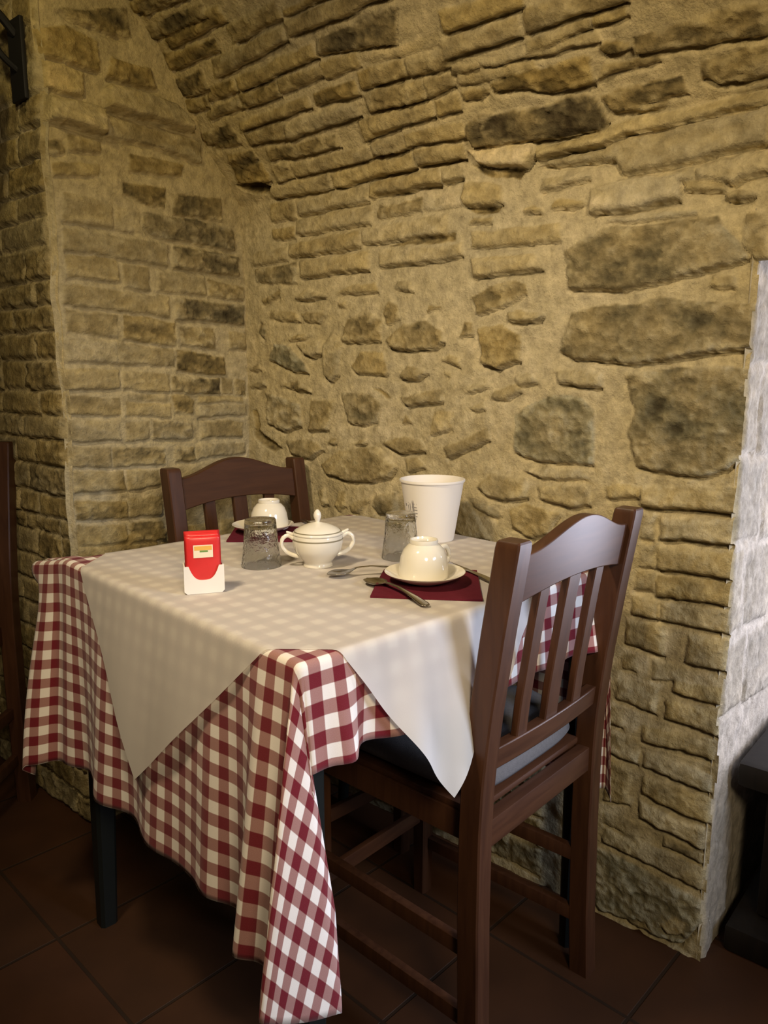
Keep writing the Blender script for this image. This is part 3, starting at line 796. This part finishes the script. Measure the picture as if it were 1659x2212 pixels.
us = np.linspace(0, SU, 120)
vs = np.linspace(0, SV, 130)
dFR, dFL, dBR, dBL = dvals(A_FR, 18), dvals(B_FL, 46), dvals(B_BR, 40), dvals(A_BL, 18)
pt = Patch()
a, b = mg(us, vs)
pt.add(np.column_stack([F0[None]+a[:, None]*E1+b[:, None]*E2, np.full(len(a), Z0)]), np.column_stack([a, b]), len(us), len(vs))
a, b = mg(vs, dFL)
pt.add(panel('FL', a, b), np.column_stack([-b, a]), len(vs), len(dFL))
a, b = mg(us, dFR)
pt.add(panel('FR', a, b), np.column_stack([a, -b]), len(us), len(dFR))
a, b = mg(vs, dBR)
pt.add(panel('BR', a, b), np.column_stack([SU+b, a]), len(vs), len(dBR))
a, b = mg(us, dBL)
pt.add(panel('BL', a, b), np.column_stack([a, SV+b]), len(us), len(dBL))
# near corner
x, y = mg(dFR, dFL)
thF, rF = np.degrees(np.arctan2(y, x)), np.hypot(x, y)
thF = np.radians(np.interp(thF, [0, 30, 70.7, 80, 90], [0, 16, 50, 71, 90]))   # the flap hangs on the bias
uvF = np.column_stack([-rF*np.sin(thF), -rF*np.cos(thF)])
ctrlF = [(12, .02, .05), (28, .10, .07), (42, .02, .02), (54, .10, -.02), (62, .14, .0), (70.7, .13, .09), (75, .05, .17), (79, -.025, .23), (82, -.06, .255), (85, -.09, .26), (87.5, -.075, .15)]
pt.add(fan(F0, n_FR, n_FL, ctrlF, float(g_FR(np.array(0.))), float(g_FL(np.array(0.))), x, y, .09), uvF, len(dFR), len(dFL))
# right corner (A = front-right side, B = wall side)
x, y = mg(dFR, dBR)
ctrlR = [(15, .03, .06), (35, -.03, .02), (50, .03, .0), (64, -.03, .03), (74, .02, .05), (82, -.03, .04)]
pt.add(fan(tp(SU, 0), n_FR, n_BR, ctrlR, float(g_FR(np.array(SU))), float(g_BR(np.array(0.))), x, y), np.column_stack([SU+y, -x]), len(dFR), len(dBR))
# far corner
x, y = mg(dBL, dBR)
ctrlX = [(20, .04, .02), (45, -.03, .0), (70, .02, .02)]
pt.add(fan(tp(SU, SV), n_BL, n_BR, ctrlX, 0.0, float(g_BR(np.array(SV))), x, y), np.column_stack([SU+y, SV+x]), len(dBL), len(dBR))
# left corner: flap that swings towards the room
def left_flap(w, d):
    base = panel('FL', np.full(len(w), SV), d)
    nw, nd = len(dBL), len(dFL)
    k = sstep(-.05, .44, d)
    W1 = .088
    w1 = np.minimum(w, W1)
    w2 = np.maximum(w-W1, 0)
    ang = (-.9*k-.1)*sstep(-.005, .05, w) + 2.3*sstep(0, .02, w2)*sstep(.02, .12, d)+.25*np.sin(w*95)*np.minimum(d/.1, 1)*(w2 <= 0)
    hx = .103*np.cos(-ang)-.995*np.sin(-ang)
    hy = .103*np.sin(-ang)+.995*np.cos(-ang)
    hx, hy = hx.reshape(nw, nd), hy.reshape(nw, nd)
    wg = w.reshape(nw, nd)
    cx = np.vstack([np.zeros((1, nd)), np.cumsum((hx[1:]+hx[:-1])/2*np.diff(wg, axis=0), 0)]).ravel()
    cy = np.vstack([np.zeros((1, nd)), np.cumsum((hy[1:]+hy[:-1])/2*np.diff(wg, axis=0), 0)]).ravel()
    xy = base[:, :2]+np.column_stack([cx, cy])
    zz = base[:, 2]-w1*np.sin(math.radians(10))*(1-k*.4)+.006*np.sin(0)-w2*(.17+.7*sstep(.2, .4, d))
    return np.column_stack([xy, zz])
x, y = mg(dBL, dFL)
pt.add(left_flap(x, y), np.column_stack([-y, SV+x]), len(dBL), len(dFL))
cloth = mobj('tablecloth', np.concatenate(pt.v), np.concatenate(pt.f), M_GING, uv=np.concatenate(pt.uv))
weld(cloth)
tag(cloth, 'red and white gingham tablecloth hanging to near the floor', 'tablecloth')
md = cloth.modifiers.new('thickness', 'SOLIDIFY')
md.thickness = .0007
md.offset = -1

# white overcloth laid diamond-wise
ps = np.linspace(.05, 1.335, 190)
qs = np.linspace(-.621, .479, 170)
p_, q_ = mg(ps, qs)
uu, vv = (p_+q_)/2, (p_-q_)/2
Pw = np.empty((len(uu), 3))
OFF = .0022
flat = (uu >= 0) & (uu <= SU) & (vv >= 0) & (vv <= SV)
Pw[flat] = np.column_stack([F0[None]+uu[flat][:, None]*E1+vv[flat][:, None]*E2, np.full(flat.sum(), Z0+.0012)])
for kind, msk, sg, dd in (('FL', uu < 0, vv, -uu), ('FR', (vv < 0) & (uu >= 0), uu, -vv), ('BR', (uu > SU) & (vv >= 0), vv, uu-SU), ('BL', (vv > SV) & (uu >= 0) & (uu <= SU), uu, vv-SV)):
    if msk.sum():
        q = panel(kind, sg[msk], dd[msk], off=OFF, white=True)
        t = np.minimum(dd[msk]/.008, 1)
        q[:, 2] = np.where(dd[msk] < .02, np.minimum(q[:, 2], Z0+.0012), q[:, 2])
        Pw[msk] = q
white = mobj('overcloth', Pw, grid_faces(len(ps), len(qs)), M_WHITE, uv=np.column_stack([uu, vv]))
tag(white, 'plain white cloth laid cornerwise over the gingham tablecloth', 'tablecloth')
ZT = Z0+.0016                         # surface that the tableware stands on

# ------------------------------------------------------------------ chairs
def post_y(z):
    return np.interp(z, [0, .12, .30, .44, .52, .62, .75, .89], [-.010, -.004, .0, .0, -.003, -.013, -.031, -.053])

def make_chair(label, wood=M_WOOD, woodx=M_WOOD_X, hw=.172, group=None):
    root = empty('dining_chair', (0, 0, 0))
    tag(root, label, 'chair', group)
    for sx in (-1, 1):
        bm = bmesh.new()
        zs = np.r_[np.linspace(0, .87, 30), .878, .8805]
        pts = [(sx*hw, float(post_y(zz)), float(zz), (1.0 if zz < .872 else (.96 if zz < .88 else .86))) for zz in zs]
        sweep_rect(bm, pts, .034, .038, .0025)
        bobj('rear_post', bm, wood, root, angle=30)
    # arched top rail
    def rail(name, ztop, zbot, y_of, th, nseg=28, x=hw-.0165):
        bm = bmesh.new()
        loops = []
        for k in range(nseg+1):
            t = -1+2*k/nseg
            zt, zb = ztop(t), zbot(t)
            ring = []
            nz = 5
            bow = -.006*(1-t*t)
            for q in range(nz+1):
                zz = zb+(zt-zb)*q/nz
                ring.append((t*x, y_of(zz)+bow-th/2, zz))
            for q in range(nz, -1, -1):
                zz = zb+(zt-zb)*q/nz
                ring.append((t*x, y_of(zz)+bow+th/2, zz))
            loops.append([bm.verts.new(c) for c in ring])
        m = len(loops[0])
        for a_, b_ in zip(loops[:-1], loops[1:]):
            for q in range(m):
                bm.faces.new((a_[q], a_[(q+1) % m], b_[(q+1) % m], b_[q]))
        bm.faces.new(loops[0][::-1])
        bm.faces.new(loops[-1])
        ob = bobj(name, bm, woodx, root, angle=40)
        bv = ob.modifiers.new('round', 'BEVEL')
        bv.width = .002
        bv.segments = 2
        bv.limit_method = 'ANGLE'
        bv.angle_limit = math.radians(50)
        return ob
    rail('top_rail', lambda t: .857+.036*(.5+.5*math.cos(PI*t)), lambda t: .786+.016*(1-t*t), lambda z: float(post_y(z)), .020)
    rail('lower_rail', lambda t: .567, lambda t: .533, lambda z: float(post_y(z)), .020, nseg=8)
    for xs, wd in ((-.083, .028), (.0, .037), (.083, .028)):
        bm = bmesh.new()
        pts = [(xs, float(post_y(zz))-.006*(1-(xs/hw)**2), float(zz), 1.0) for zz in np.linspace(.560, .806, 14)]
        sweep_rect(bm, pts, wd, .013, .002)
        bobj('slat', bm, wood, root, angle=30)
    # seat frame
    bm = bmesh.new()
    box_bm(bm, -hw+.016, hw-.016, -.011, .011, .408, .452, .002)
    bobj('apron', bm, woodx, root)
    bm = bmesh.new()
    box_bm(bm, -.14, .14, .345, .365, .408, .452, .002)
    bobj('apron', bm, woodx, root)
    for sx in (-1, 1):
        bm = bmesh.new()
        box_bm(bm, sx*.150-.011, sx*.150+.011, .018, .345, .408, .452, .002)
        bobj('apron', bm, wood, root)
        bm = bmesh.new()
        sweep_rect(bm, [(sx*.15, .357, 0, .85), (sx*.15, .357, .25, 1), (sx*.15, .357, .452, 1)], .034, .034, .003)
        bobj('leg', bm, wood, root, angle=30)
        for zz in (.115, .235):
            bm = bmesh.new()
            M = Matrix.Translation((sx*.159, .178, zz)) @ Matrix.Rotation(sx*.026, 4, 'Z')
            box_bm(bm, -.008, .008, -.165, .165, -.013, .013, .002, M)
            bobj('stretcher', bm, wood, root)
    bm = bmesh.new()
    box_bm(bm, -.135, .135, .352, .364, .165, .195, .002)
    bobj('stretcher', bm, woodx, root)
    bm = bmesh.new()
    box_bm(bm, -.158, .158, .012, .376, .452, .464, .004)
    bobj('seat', bm, woodx, root)
    return root

def place(root, x, y, rz, s=1.0):
    root.location = (x, y, 0)
    root.rotation_euler = (0, 0, rz)
    root.scale = (s, s, s)

def copy_tree(o, parent=None):
    c = o.copy()
    COL.objects.link(c)
    c.parent = parent
    for ch in list(o.children):
        copy_tree(ch, c)
    return c

near = make_chair('dark wooden slat-back chair with its back to the camera, grey cushion on its seat', group='dining chairs')
place(near, 1.023, .556, math.radians(-1.3))
far = copy_tree(near)
far['label'] = 'dark wooden chair behind the table against the brick pier, facing the camera'
place(far, 1.142, 1.405, PI+math.radians(-5.4), 1.010)

aisle = copy_tree(near)
aisle['label'] = 'dark chair in the aisle, only its back post showing at the left edge'
place(aisle, .659, 2.05, math.radians(131), 1.06)

def cushion(name, cx, cy, rz, z, w, d, th, label, seed):
    n = 44
    root = None
    rs = np.linspace(-1, 1, n)
    X_, Y_ = np.meshgrid(rs, rs, indexing='ij')
    e = np.clip((1-np.abs(X_)**6)*(1-np.abs(Y_)**6), 0, 1)**.45
    # rounded corners
    k = 1-.10*(np.abs(X_)**4*np.abs(Y_)**4)
    wr = .006*fbm(X_*2.4+3, Y_*2.4, seed, 3)*e+.004*np.sin(14*X_+5*Y_)*e*sstep(.2, 1, np.abs(X_)+0*Y_)
    top = th*.5*e+th*.25*e*(1-X_**2*.5-Y_**2*.5)+wr
    bot = -th*.30*e
    xs, ys = X_*w/2*k, Y_*d/2*k
    vt = np.stack([xs, ys, top], -1).reshape(-1, 3)
    vb = np.stack([xs, ys, bot], -1).reshape(-1, 3)
    vt[:, 2] += th*.32
    vb[:, 2] += th*.32
    f1 = grid_faces(n, n)
    f2 = grid_faces(n, n)[:, ::-1]+n*n
    o = mobj(name, np.vstack([vt, vb]), np.vstack([f1, f2]), M_CUSH)
    weld(o, .0003)
    o.location = (cx, cy, z)
    o.rotation_euler = (0, 0, rz)
    tag(o, label, 'cushion')
    return o

c1 = cushion('seat_cushion', 1.023+.003, .556+.186, math.radians(-1.3), .464, .318, .362, .078, 'crumpled grey seat cushion on the chair with its back to the camera', 5)
# ------------------------------------------------------------------ tableware
def at_table(px, py):
    return (px, py, ZT)

# burgundy napkins
def napkin(corners, label):
    c = np.array(corners)
    n = 22
    t = np.linspace(0, 1, n)
    A, B = np.meshgrid(t, t, indexing='ij')
    xy = ((1-A)*(1-B))[..., None]*c[0]+(A*(1-B))[..., None]*c[1]+(A*B)[..., None]*c[2]+((1-A)*B)[..., None]*c[3]
    cen = c.mean(0)
    top = .0034+.0012*np.sin(A*5+1)*np.sin(B*4)+.0010*(A*B)
    edge = np.minimum.reduce([A, 1-A, B, 1-B])
    top = np.where(edge < 1e-6, top-.0005, top)
    v1 = np.concatenate([xy-cen, top[..., None]], -1).reshape(-1, 3)
    v2 = np.concatenate([xy-cen, np.zeros(A.shape)[..., None]], -1).reshape(-1, 3)
    f = [grid_faces(n, n), grid_faces(n, n)[:, ::-1]+n*n]
    rim = [i*n for i in range(n)]+[(n-1)*n+j for j in range(1, n)]+[i*n+n-1 for i in range(n-2, -1, -1)]+[j for j in range(n-2, 0, -1)]
    side = np.array([(rim[k], rim[(k+1) % len(rim)], rim[(k+1) % len(rim)]+n*n, rim[k]+n*n) for k in range(len(rim))])
    o = mobj('paper_napkin', np.vstack([v1, v2]), np.vstack(f+[side]), M_NAPKIN)
    o.location = (cen[0], cen[1], ZT)
    o.data.set_sharp_from_angle(angle=math.radians(40))
    tag(o, label, 'napkin')
    return o

napkin([(.821, .736), (.915, .598), (1.051, .700), (.961, .829)], 'folded burgundy paper napkin under the saucer nearest the camera')
napkin([(1.030, 1.318), (.925, 1.215), (1.020, 1.105), (1.135, 1.200)], 'folded burgundy paper napkin under the far saucer')

def lerp_prof(pts, n):
    return [tuple(p) for p in spline(pts, n)]

def saucer(x, y, z, label):
    r = empty('saucer', (x, y, z))
    tag(r, label, 'saucer', 'saucers')
    prof = [(0, .0035), (.018, .0035), (.024, .0032), (.028, .0042), (.045, .0085), (.058, .0145), (.0635, .0175), (.0645, .0172), (.0635, .0160), (.058, .0125), (.045, .0060), (.031, .0012), (.029, 0), (.026, 0), (.024, .0012), (0, .0012)]
    lathe('dish', prof, M_PORC, r, 72)
    return r

def cup(x, y, z, rz, label):
    r = empty('coffee_cup', (x, y, z), rz)
    tag(r, label, 'cup', 'upturned cups')
    outer = [(.0400, 0), (.0402, .004), (.0395, .016), (.0372, .032), (.0325, .044), (.0255, .0515), (.0222, .0535), (.0228, .0575), (.0222, .0605), (.0205, .0605), (.0195, .0575), (.010, .0565), (0, .0565)]
    inner = [(0, .0535), (.012, .0532), (.024, .0490), (.0310, .0420), (.0352, .031), (.0372, .016), (.0380, .004), (.0385, 0)]
    lathe('body', outer+inner, M_PORC, r, 72, closed=False)
    bm = bmesh.new()
    pts = spline([(.0385, 0, .012), (.049, 0, .0105), (.0600, 0, .018), (.0615, 0, .030), (.0540, 0, .040), (.0400, 0, .0395), (.034, 0, .039)], 26)
    tube(bm, pts, [.0036]*26, 12, flat=1.25)
    bobj('handle', bm, M_PORC, r)
    return r

saucer(.936, .722, ZT+.0045, 'white saucer nearest the camera, on a burgundy napkin')
cup(.943, .730, ZT+.0045+.0060, math.radians(-4), 'white cup turned upside down on the saucer nearest the camera')
saucer(1.030, 1.226, ZT+.0045, 'white saucer on the far side of the table, behind the sugar bowl')
cup(1.046, 1.224, ZT+.0045+.0060, math.radians(24), 'white cup turned upside down on the far saucer, behind the left glass')

def tumbler(x, y, rz, label):
    r = empty('glass_tumbler', (x, y, ZT), rz)
    tag(r, label, 'glass', 'upturned tumblers')
    outer = lerp_prof([(.0352, 0), (.0350, .004), (.0335, .014), (.0315, .030), (.0295, .050), (.0278, .070), (.0270, .0805), (.0262, .0830)], 24)
    top = [(.020, .0838), (0, .0838)]
    inner = [(0, .0745), (.018, .0742), (.0242, .072), (.0258, .066), (.0272, .050), (.0290, .030), (.0310, .014), (.0328, .004), (.0332, 0)]
    lathe('body', outer+top+inner, M_GLASS, r, 56, closed=True, angle=60)
    return r

tumbler(.846, 1.014, 0, 'clear ribbed glass upside down between the red sachets and the sugar bowl')
tumbler(1.052, .868, .7, 'clear glass upside down in front of the white paper bucket')

# sugar bowl
sb = empty('sugar_bowl', (.912, .940, ZT), 0)
tag(sb, 'white lidded porcelain sugar bowl with two handles', 'sugar bowl')
body = lerp_prof([(.026, 0), (.0255, .003), (.0245, .007), (.030, .014), (.0395, .027), (.0435, .040), (.0440, .050), (.0432, .0555)], 30)
lathe('body', [(0, .002), (.022, .002), (.0235, 0)]+body+[(.0415, .0560), (.0405, .050), (.0360, .028), (.022, .010), (0, .008)], M_PORC, sb, 72)
lathe('trim_band', [(.0438, .0475), (.0443, .0475), (.0443, .0500), (.0438, .0500)], M_BAND, sb, 72, closed=True)
lid = lathe('lid', lerp_prof([(.0425, .0562), (.0436, .0580), (.0420, .0605), (.034, .0670), (.022, .0725), (.010, .0760), (.005, .0775), (.0, .0778)], 30)+[(0, .0745), (.020, .0700), (.035, .0620), (.040, .0570), (.0425, .0562)], M_PORC, sb, 72)
lathe('knob', lerp_prof([(.0042, .0760), (.0040, .0790), (.0062, .0850), (.0068, .0900), (.0052, .0950), (.0025, .0985), (0, .0995)], 20), M_PORC, lid, 28)
lathe('trim_band', [(.0410, .0616), (.0416, .0612), (.0408, .0628), (.0402, .0628)], M_BAND, lid, 72, closed=True)
ax = Vector((.80, -.60, 0)).normalized()
for sg in (-1, 1):
    bm = bmesh.new()
    q = [(.0425, .050), (.052, .0555), (.0610, .050), (.0625, .039), (.0555, .0275), (.044, .0205), (.034, .018)]
    pts = spline([(sg*ax.x*a_, sg*ax.y*a_, b_) for a_, b_ in q], 28)
    tube(bm, pts, [.0030]*28, 10, flat=1.2)
    tube(bm, spline([(sg*ax.x*a_, sg*ax.y*a_, b_) for a_, b_ in ((.043, .0565), (.050, .0600), (.0545, .0625))], 8), [.0028, .003, .003, .0028, .0026, .0022, .0018, .001], 8)
    bobj('handle', bm, M_PORC, sb)

# paper bucket
bk = empty('paper_bucket', (1.222, .926, ZT), 0)
tag(bk, 'tall white paper bucket with a small grey print, beside the stone wall', 'bucket')
BR0, BR1, BH = .0450, .0635, .122
prof = [(0, .006), (BR0-.001, .006), (BR0-.001, 0), (BR0, 0), (BR1, BH-.003), (BR1+.0022, BH-.0035), (BR1+.0030, BH-.001), (BR1+.0022, BH+.0012), (BR1, BH+.0015), (BR1-.0012, BH-.0005), (BR0-.0005, .010), (0, .010)]
lathe('body', prof, M_PAPER, bk, 96, angle=50)
# grey printed tower-like mark on the side
bm = bmesh.new()
def on_bucket(ang, z, off=.0003):
    r = BR0+(BR1-BR0)*z/BH+off
    return Vector((r*math.cos(ang), r*math.sin(ang), z))
ang0 = math.radians(174)
def stamp(a0, a1, z0, z1):
    k = 3
    for q in range(k):
        b0, b1 = a0+(a1-a0)*q/k, a0+(a1-a0)*(q+1)/k
        vs_ = [bm.verts.new(on_bucket(ang0+x_, z_)) for x_, z_ in ((b0, z0), (b1, z0), (b1, z1), (b0, z1))]
        bm.faces.new(vs_)
for a0, a1, z0, z1 in ((-.04, .01, .062, .086), (-.10, .06, .0765, .0795), (-.10, .02, .070, .0725), (-.11, .0, .0645, .067), (-.11, .02, .058, .0605), (-.10, .0, .0515, .0540),
                       (.05, .20, .078, .0805), (.17, .22, .071, .077), (.05, .075, .056, .078), (.105, .13, .056, .075), (.03, .19, .0525, .0545), (-.08, .17, .047, .049), (-.06, .14, .0425, .0443)):
    stamp(-a0*1.9, -a1*1.9, z0, z1)
bobj('printed_emblem', bm, M_PRINT, bk, smooth=False)

# sachet holder with sugar sachets
HX, HY = .683, .957
hrz = math.atan2(-.615, .79)+math.radians(6)
hd = empty('sachet_holder', (HX, HY, ZT), hrz)
tag(hd, 'white plastic sachet holder with a scooped front, full of red sachets', 'sachet holder')
bm = bmesh.new()
Wd, Dp, Ht = .060, .034, .043
def panel_notch(y0, y1, zdip):
    pts = [(-Wd/2+.004, 0), (Wd/2-.004, 0), (Wd/2, .004), (Wd/2, Ht-.002), (Wd/2-.002, Ht)]
    for k in range(0, 25):
        t = 1-2*k/24
        x_ = t*.0225
        z_ = Ht-(Ht-zdip)*(1-abs(t)**3.2)
        pts.append((x_, z_))
    pts += [(-Wd/2+.002, Ht), (-Wd/2, Ht-.002), (-Wd/2, .004)]
    a_ = [bm.verts.new((p[0], y0, p[1])) for p in pts]
    b_ = [bm.verts.new((p[0], y1, p[1])) for p in pts]
    bm.faces.new(a_)
    bm.faces.new(b_[::-1])
    m = len(pts)
    for k in range(m):
        bm.faces.new((a_[k], b_[k], b_[(k+1) % m], a_[(k+1) % m]))
panel_notch(-Dp/2, -Dp/2+.0022, .021)
panel_notch(Dp/2-.0022, Dp/2, .021)
box_bm(bm, -Wd/2, -Wd/2+.0022, -Dp/2+.002, Dp/2-.002, .003, Ht)
box_bm(bm, Wd/2-.0022, Wd/2, -Dp/2+.002, Dp/2-.002, .003, Ht)
box_bm(bm, -Wd/2+.003, Wd/2-.003, -Dp/2+.002, Dp/2-.002, .0, .003)
bobj('tray', bm, M_PLASTIC, hd, angle=30)
ch, sh = math.cos(hrz), math.sin(hrz)
labels = ['frontmost red sugar sachet with a cream and yellow emblem, in the white holder', 'second red sachet behind the front one in the holder', 'third red sachet from the front of the holder',
          'fourth red sachet from the front of the holder', 'rearmost red sachet in the white holder']
for k in range(5):
    yy = -Dp/2+.0058+k*.0056
    nx, nz = 15, 20
    w_, h_ = .053-.001*(k % 2), .0875+.0015*((k*7) % 3)-.002*(k == 0)
    A, B = np.meshgrid(np.linspace(-1, 1, nx), np.linspace(0, 1, nz), indexing='ij')
    puff = .0024*np.clip((1-A**4), 0, 1)**.6*np.clip(1-(2*B-1)**6, 0, 1)**.6
    lean = .0015*k*B*0
    v1 = np.stack([A*w_/2, -puff+lean, B*h_], -1).reshape(-1, 3)
    v2 = np.stack([A*w_/2, puff+lean, B*h_], -1).reshape(-1, 3)
    so = mobj('sugar_sachet', np.vstack([v1, v2]), np.vstack([grid_faces(nx, nz)[:, ::-1], grid_faces(nx, nz)+nx*nz]), M_RED)
    weld(so, .0002)
    so.location = (HX-sh*yy, HY+ch*yy, ZT+.0035)
    so.rotation_euler = (0, 0, hrz)
    tag(so, labels[k], 'sugar sachet', 'red sugar sachets')
    if k == 0:
        for nm, mat, x0, x1, z0, z1, yo in (('emblem', M_CREAM, -.0145, .0145, .052, .0715, -.0030), ('emblem_band', M_YELLOW, -.013, .013, .0635, .070, -.0032), ('emblem_mark', M_GREEN, -.005, .007, .0605, .0632, -.0032)):
            bm = bmesh.new()
            box_bm(bm, x0, x1, yo-.0002, yo, z0, z1)
            bobj(nm, bm, mat, so, smooth=False)

# cutlery
def utensil(name, x, y, x2, y2, z1, z2, prof, label, group, cup_depth=0.0, bowl=.0, cat='spoon'):
    """prof: list of (t 0..1, half width, lift); origin at first end; bowl fraction"""
    L = math.hypot(x2-x, y2-y)
    n, m = 60, 9
    ts = np.linspace(0, 1, n)
    pr_ = np.array(prof)
    hwid = np.interp(ts, pr_[:, 0], pr_[:, 1])
    lift = np.interp(ts, pr_[:, 0], pr_[:, 2])
    k = np.hanning(5)
    k /= k.sum()
    lift = np.convolve(np.pad(lift, 2, mode='edge'), k, 'valid')
    c = np.linspace(-1, 1, m)
    th = .0011
    top, bot = [], []
    for i, t in enumerate(ts):
        inb = max(0, 1-((t-bowl/2)/(bowl/2))**2) if bowl > 0 and t < bowl else 0
        for cc in c:
            dep = cup_depth*inb*(1-cc*cc)
            zz = lift[i]+z1+(z2-z1)*t-dep
            top.append((t*L, cc*hwid[i], zz+th*(1-.6*cc*cc)))
            bot.append((t*L, cc*hwid[i], zz-th*(1-.6*cc*cc)))
    fs = np.vstack([grid_faces(n, m), grid_faces(n, m)[:, ::-1]+n*m])
    rim = []
    for i in range(n-1):
        for j in (0, m-1):
            q = (i*m+j, (i+1)*m+j, (i+1)*m+j+n*m, i*m+j+n*m)
            rim.append(q if j else q[::-1])
    for j in range(m-1):
        rim.append((j, j+1, j+1+n*m, j+n*m))
        b0 = (n-1)*m
        rim.append((b0+j+n*m, b0+j+1+n*m, b0+j+1, b0+j))
    o = mobj(name, np.array(top+bot), np.vstack([fs, np.array(rim)]), M_STEEL)
    o.location = (x, y, ZT)
    o.rotation_euler = (0, 0, math.atan2(y2-y, x2-x))
    tag(o, label, cat, group)
    return o

SP = [(0, .0012, .006), (.02, .008, .0065), (.06, .0135, .0075), (.12, .0165, .008), (.20, .0160, .0078), (.27, .0105, .008), (.31, .0055, .0092), (.36, .0036, .0125), (.55, .0036, .0130), (.80, .0058, .0080), (.95, .0078, .0035), (.99, .0060, .0025), (1, .003, .0025)]
utensil('dessert_spoon', .885, .800, .836, .640, 0, .0010, SP, 'steel spoon lying across the front corner of the near napkin', 'steel spoons', .0055, .29)
utensil('dessert_spoon', .862, .868, .972, .788, 0, .0045, SP, 'steel spoon with its handle under the near saucer, bowl beside the other spoon', 'steel spoons', .0050, .32)
KN = [(0, .004, .0032), (.06, .0062, .0032), (.50, .0078, .0032), (.55, .0055, .004), (.60, .0045, .0045), (.8, .0058, .0045), (.97, .0068, .0030), (1, .004, .0025)]
utensil('table_knife', 1.068, .792, 1.004, .636, .0026, .0022, KN, 'steel knife sticking out beyond the right edge of the near napkin', 'table knives', cat='knife')
utensil('table_knife', 1.120, 1.150, 1.176, 1.262, .0035, .002, KN, 'steel knife beside the far saucer, its dark handle end showing over the sugar bowl', 'table knives', cat='knife')

# ------------------------------------------------------------------ dark furniture at the frame edges
ch_root = empty('low_cabinet', (1.43, -.12, 0))
tag(ch_root, 'low near-black wooden cabinet with overhanging top in the recess at right', 'cabinet')
bm = bmesh.new()
box_bm(bm, 0, .6, -.48, .485, .335, .385, .014)
bobj('worktop', bm, M_DARKWOOD, ch_root)
bm = bmesh.new()
box_bm(bm, .05, .58, -.45, .44, .06, .335, .004)
bobj('body', bm, M_DARKWOOD, ch_root)
bm = bmesh.new()
box_bm(bm, -.012, .56, -.46, .480, 0, .055, .010)
bobj('plinth', bm, M_DARKWOOD, ch_root)
for k in range(2):
    bm = bmesh.new()
    y0 = -.44+k*.44
    box_bm(bm, .040, .052, y0+.02, y0+.42, .08, .32, .003)
    d_ = bobj('door', bm, M_DARKWOOD, ch_root)
    bm = bmesh.new()
    tube(bm, [(.030, y0+.08 if k else y0+.36, .20), (.043, y0+.08 if k else y0+.36, .20)], [.009, .006], 12)
    bobj('knob', bm, M_IRON, d_)

# wrought iron bracket lantern high on the pier's side
lan = empty('wall_lantern', (S_X-.012, 1.735, 1.73))
tag(lan, 'black wrought-iron lantern bracket on the brick pier at upper left', 'wall lamp')
bm = bmesh.new()
box_bm(bm, -.004, .006, -.03, .03, -.06, .10, .003)
bobj('backplate', bm, M_IRON, lan)
bm = bmesh.new()
tube(bm, spline([(0, 0, .07), (-.05, 0, .11), (-.11, 0, .10), (-.13, 0, .06)], 20), .009, 10)
tube(bm, spline([(0, 0, .0), (-.04, 0, .03), (-.06, 0, .09)], 14), .007, 10)
bobj('arm', bm, M_IRON, lan)
lathe('shade', [(.004, .075), (.02, .07), (.055, .03), (.062, .0), (.058, 0), (.05, .028), (.018, .062), (.004, .066)], M_IRON, lan, 32, loc=(-.13, 0, 0))
bm = bmesh.new()
for q in range(6):
    a_ = q*PI/3
    tube(bm, [(-.13+.055*math.cos(a_), .055*math.sin(a_), .0), (-.13+.040*math.cos(a_), .040*math.sin(a_), -.13)], .004, 6)
bobj('cage', bm, M_IRON, lan)
lathe('chimney', [(.034, -.125), (.045, -.06), (.046, 0), (.044, 0), (.043, -.06), (.032, -.125)], M_GLOW, lan, 32, loc=(-.13, 0, 0), closed=True)

# ------------------------------------------------------------------ lights
def area(name, loc, target, size, energy, col, sy=None, spread=PI):
    l = bpy.data.lights.new(name, 'AREA')
    l.energy = energy
    l.color = col
    l.size = size
    l.shape = 'RECTANGLE' if sy else 'DISK'
    if sy:
        l.size_y = sy
    l.spread = spread
    o = link(bpy.data.objects.new(name, l))
    o.location = loc
    d = Vector(target)-Vector(loc)
    o.rotation_euler = d.to_track_quat('-Z', 'Y').to_euler()
    return o

def spot(name, loc, target, energy, col, angle, blend, radius):
    l = bpy.data.lights.new(name, 'SPOT')
    l.energy = energy
    l.color = col
    l.spot_size = math.radians(angle)
    l.spot_blend = blend
    l.shadow_soft_size = radius
    o = link(bpy.data.objects.new(name, l))
    o.location = loc
    o.rotation_euler = (Vector(target)-Vector(loc)).to_track_quat('-Z', 'Y').to_euler()
    return o

WARM = (1.0, .805, .52)
spot('pendant_lamp', (.10, .86, 1.95), (1.30, .88, .66), 62, WARM, 92, 1.0, .09)
spot('room_lamp', (-.2, -.7, 1.70), (1.26, 1.05, .93), 104, WARM, 72, 1.0, .2)
area('doorway_daylight', (2.25, -.12, .76), (.9, .6, .70), .5, 26, (.80, .82, 1.0), sy=1.0)
area('window_daylight', (1.10, -.88, 1.25), (.85, .58, .54), .45, 3.7, (.68, .78, 1.0), sy=.6, spread=math.radians(66))
spot('aisle_lamp', (.28, 1.12, 2.05), (.98, 1.667, 1.62), 9, (1.0, .80, .36), 70, 1.0, .03)

w = bpy.data.worlds.new('dim_room')
w.use_nodes = True
bg = w.node_tree.nodes['Background']
bg.inputs['Color'].default_value = (1.0, .72, .40, 1)
bg.inputs['Strength'].default_value = .03
sc.world = w

sc.view_settings.view_transform = 'Standard'
sc.view_settings.look = 'None'
sc.view_settings.gamma = 1.0
sc.view_settings.exposure = 0.0
sc.view_settings.use_curve_mapping = False
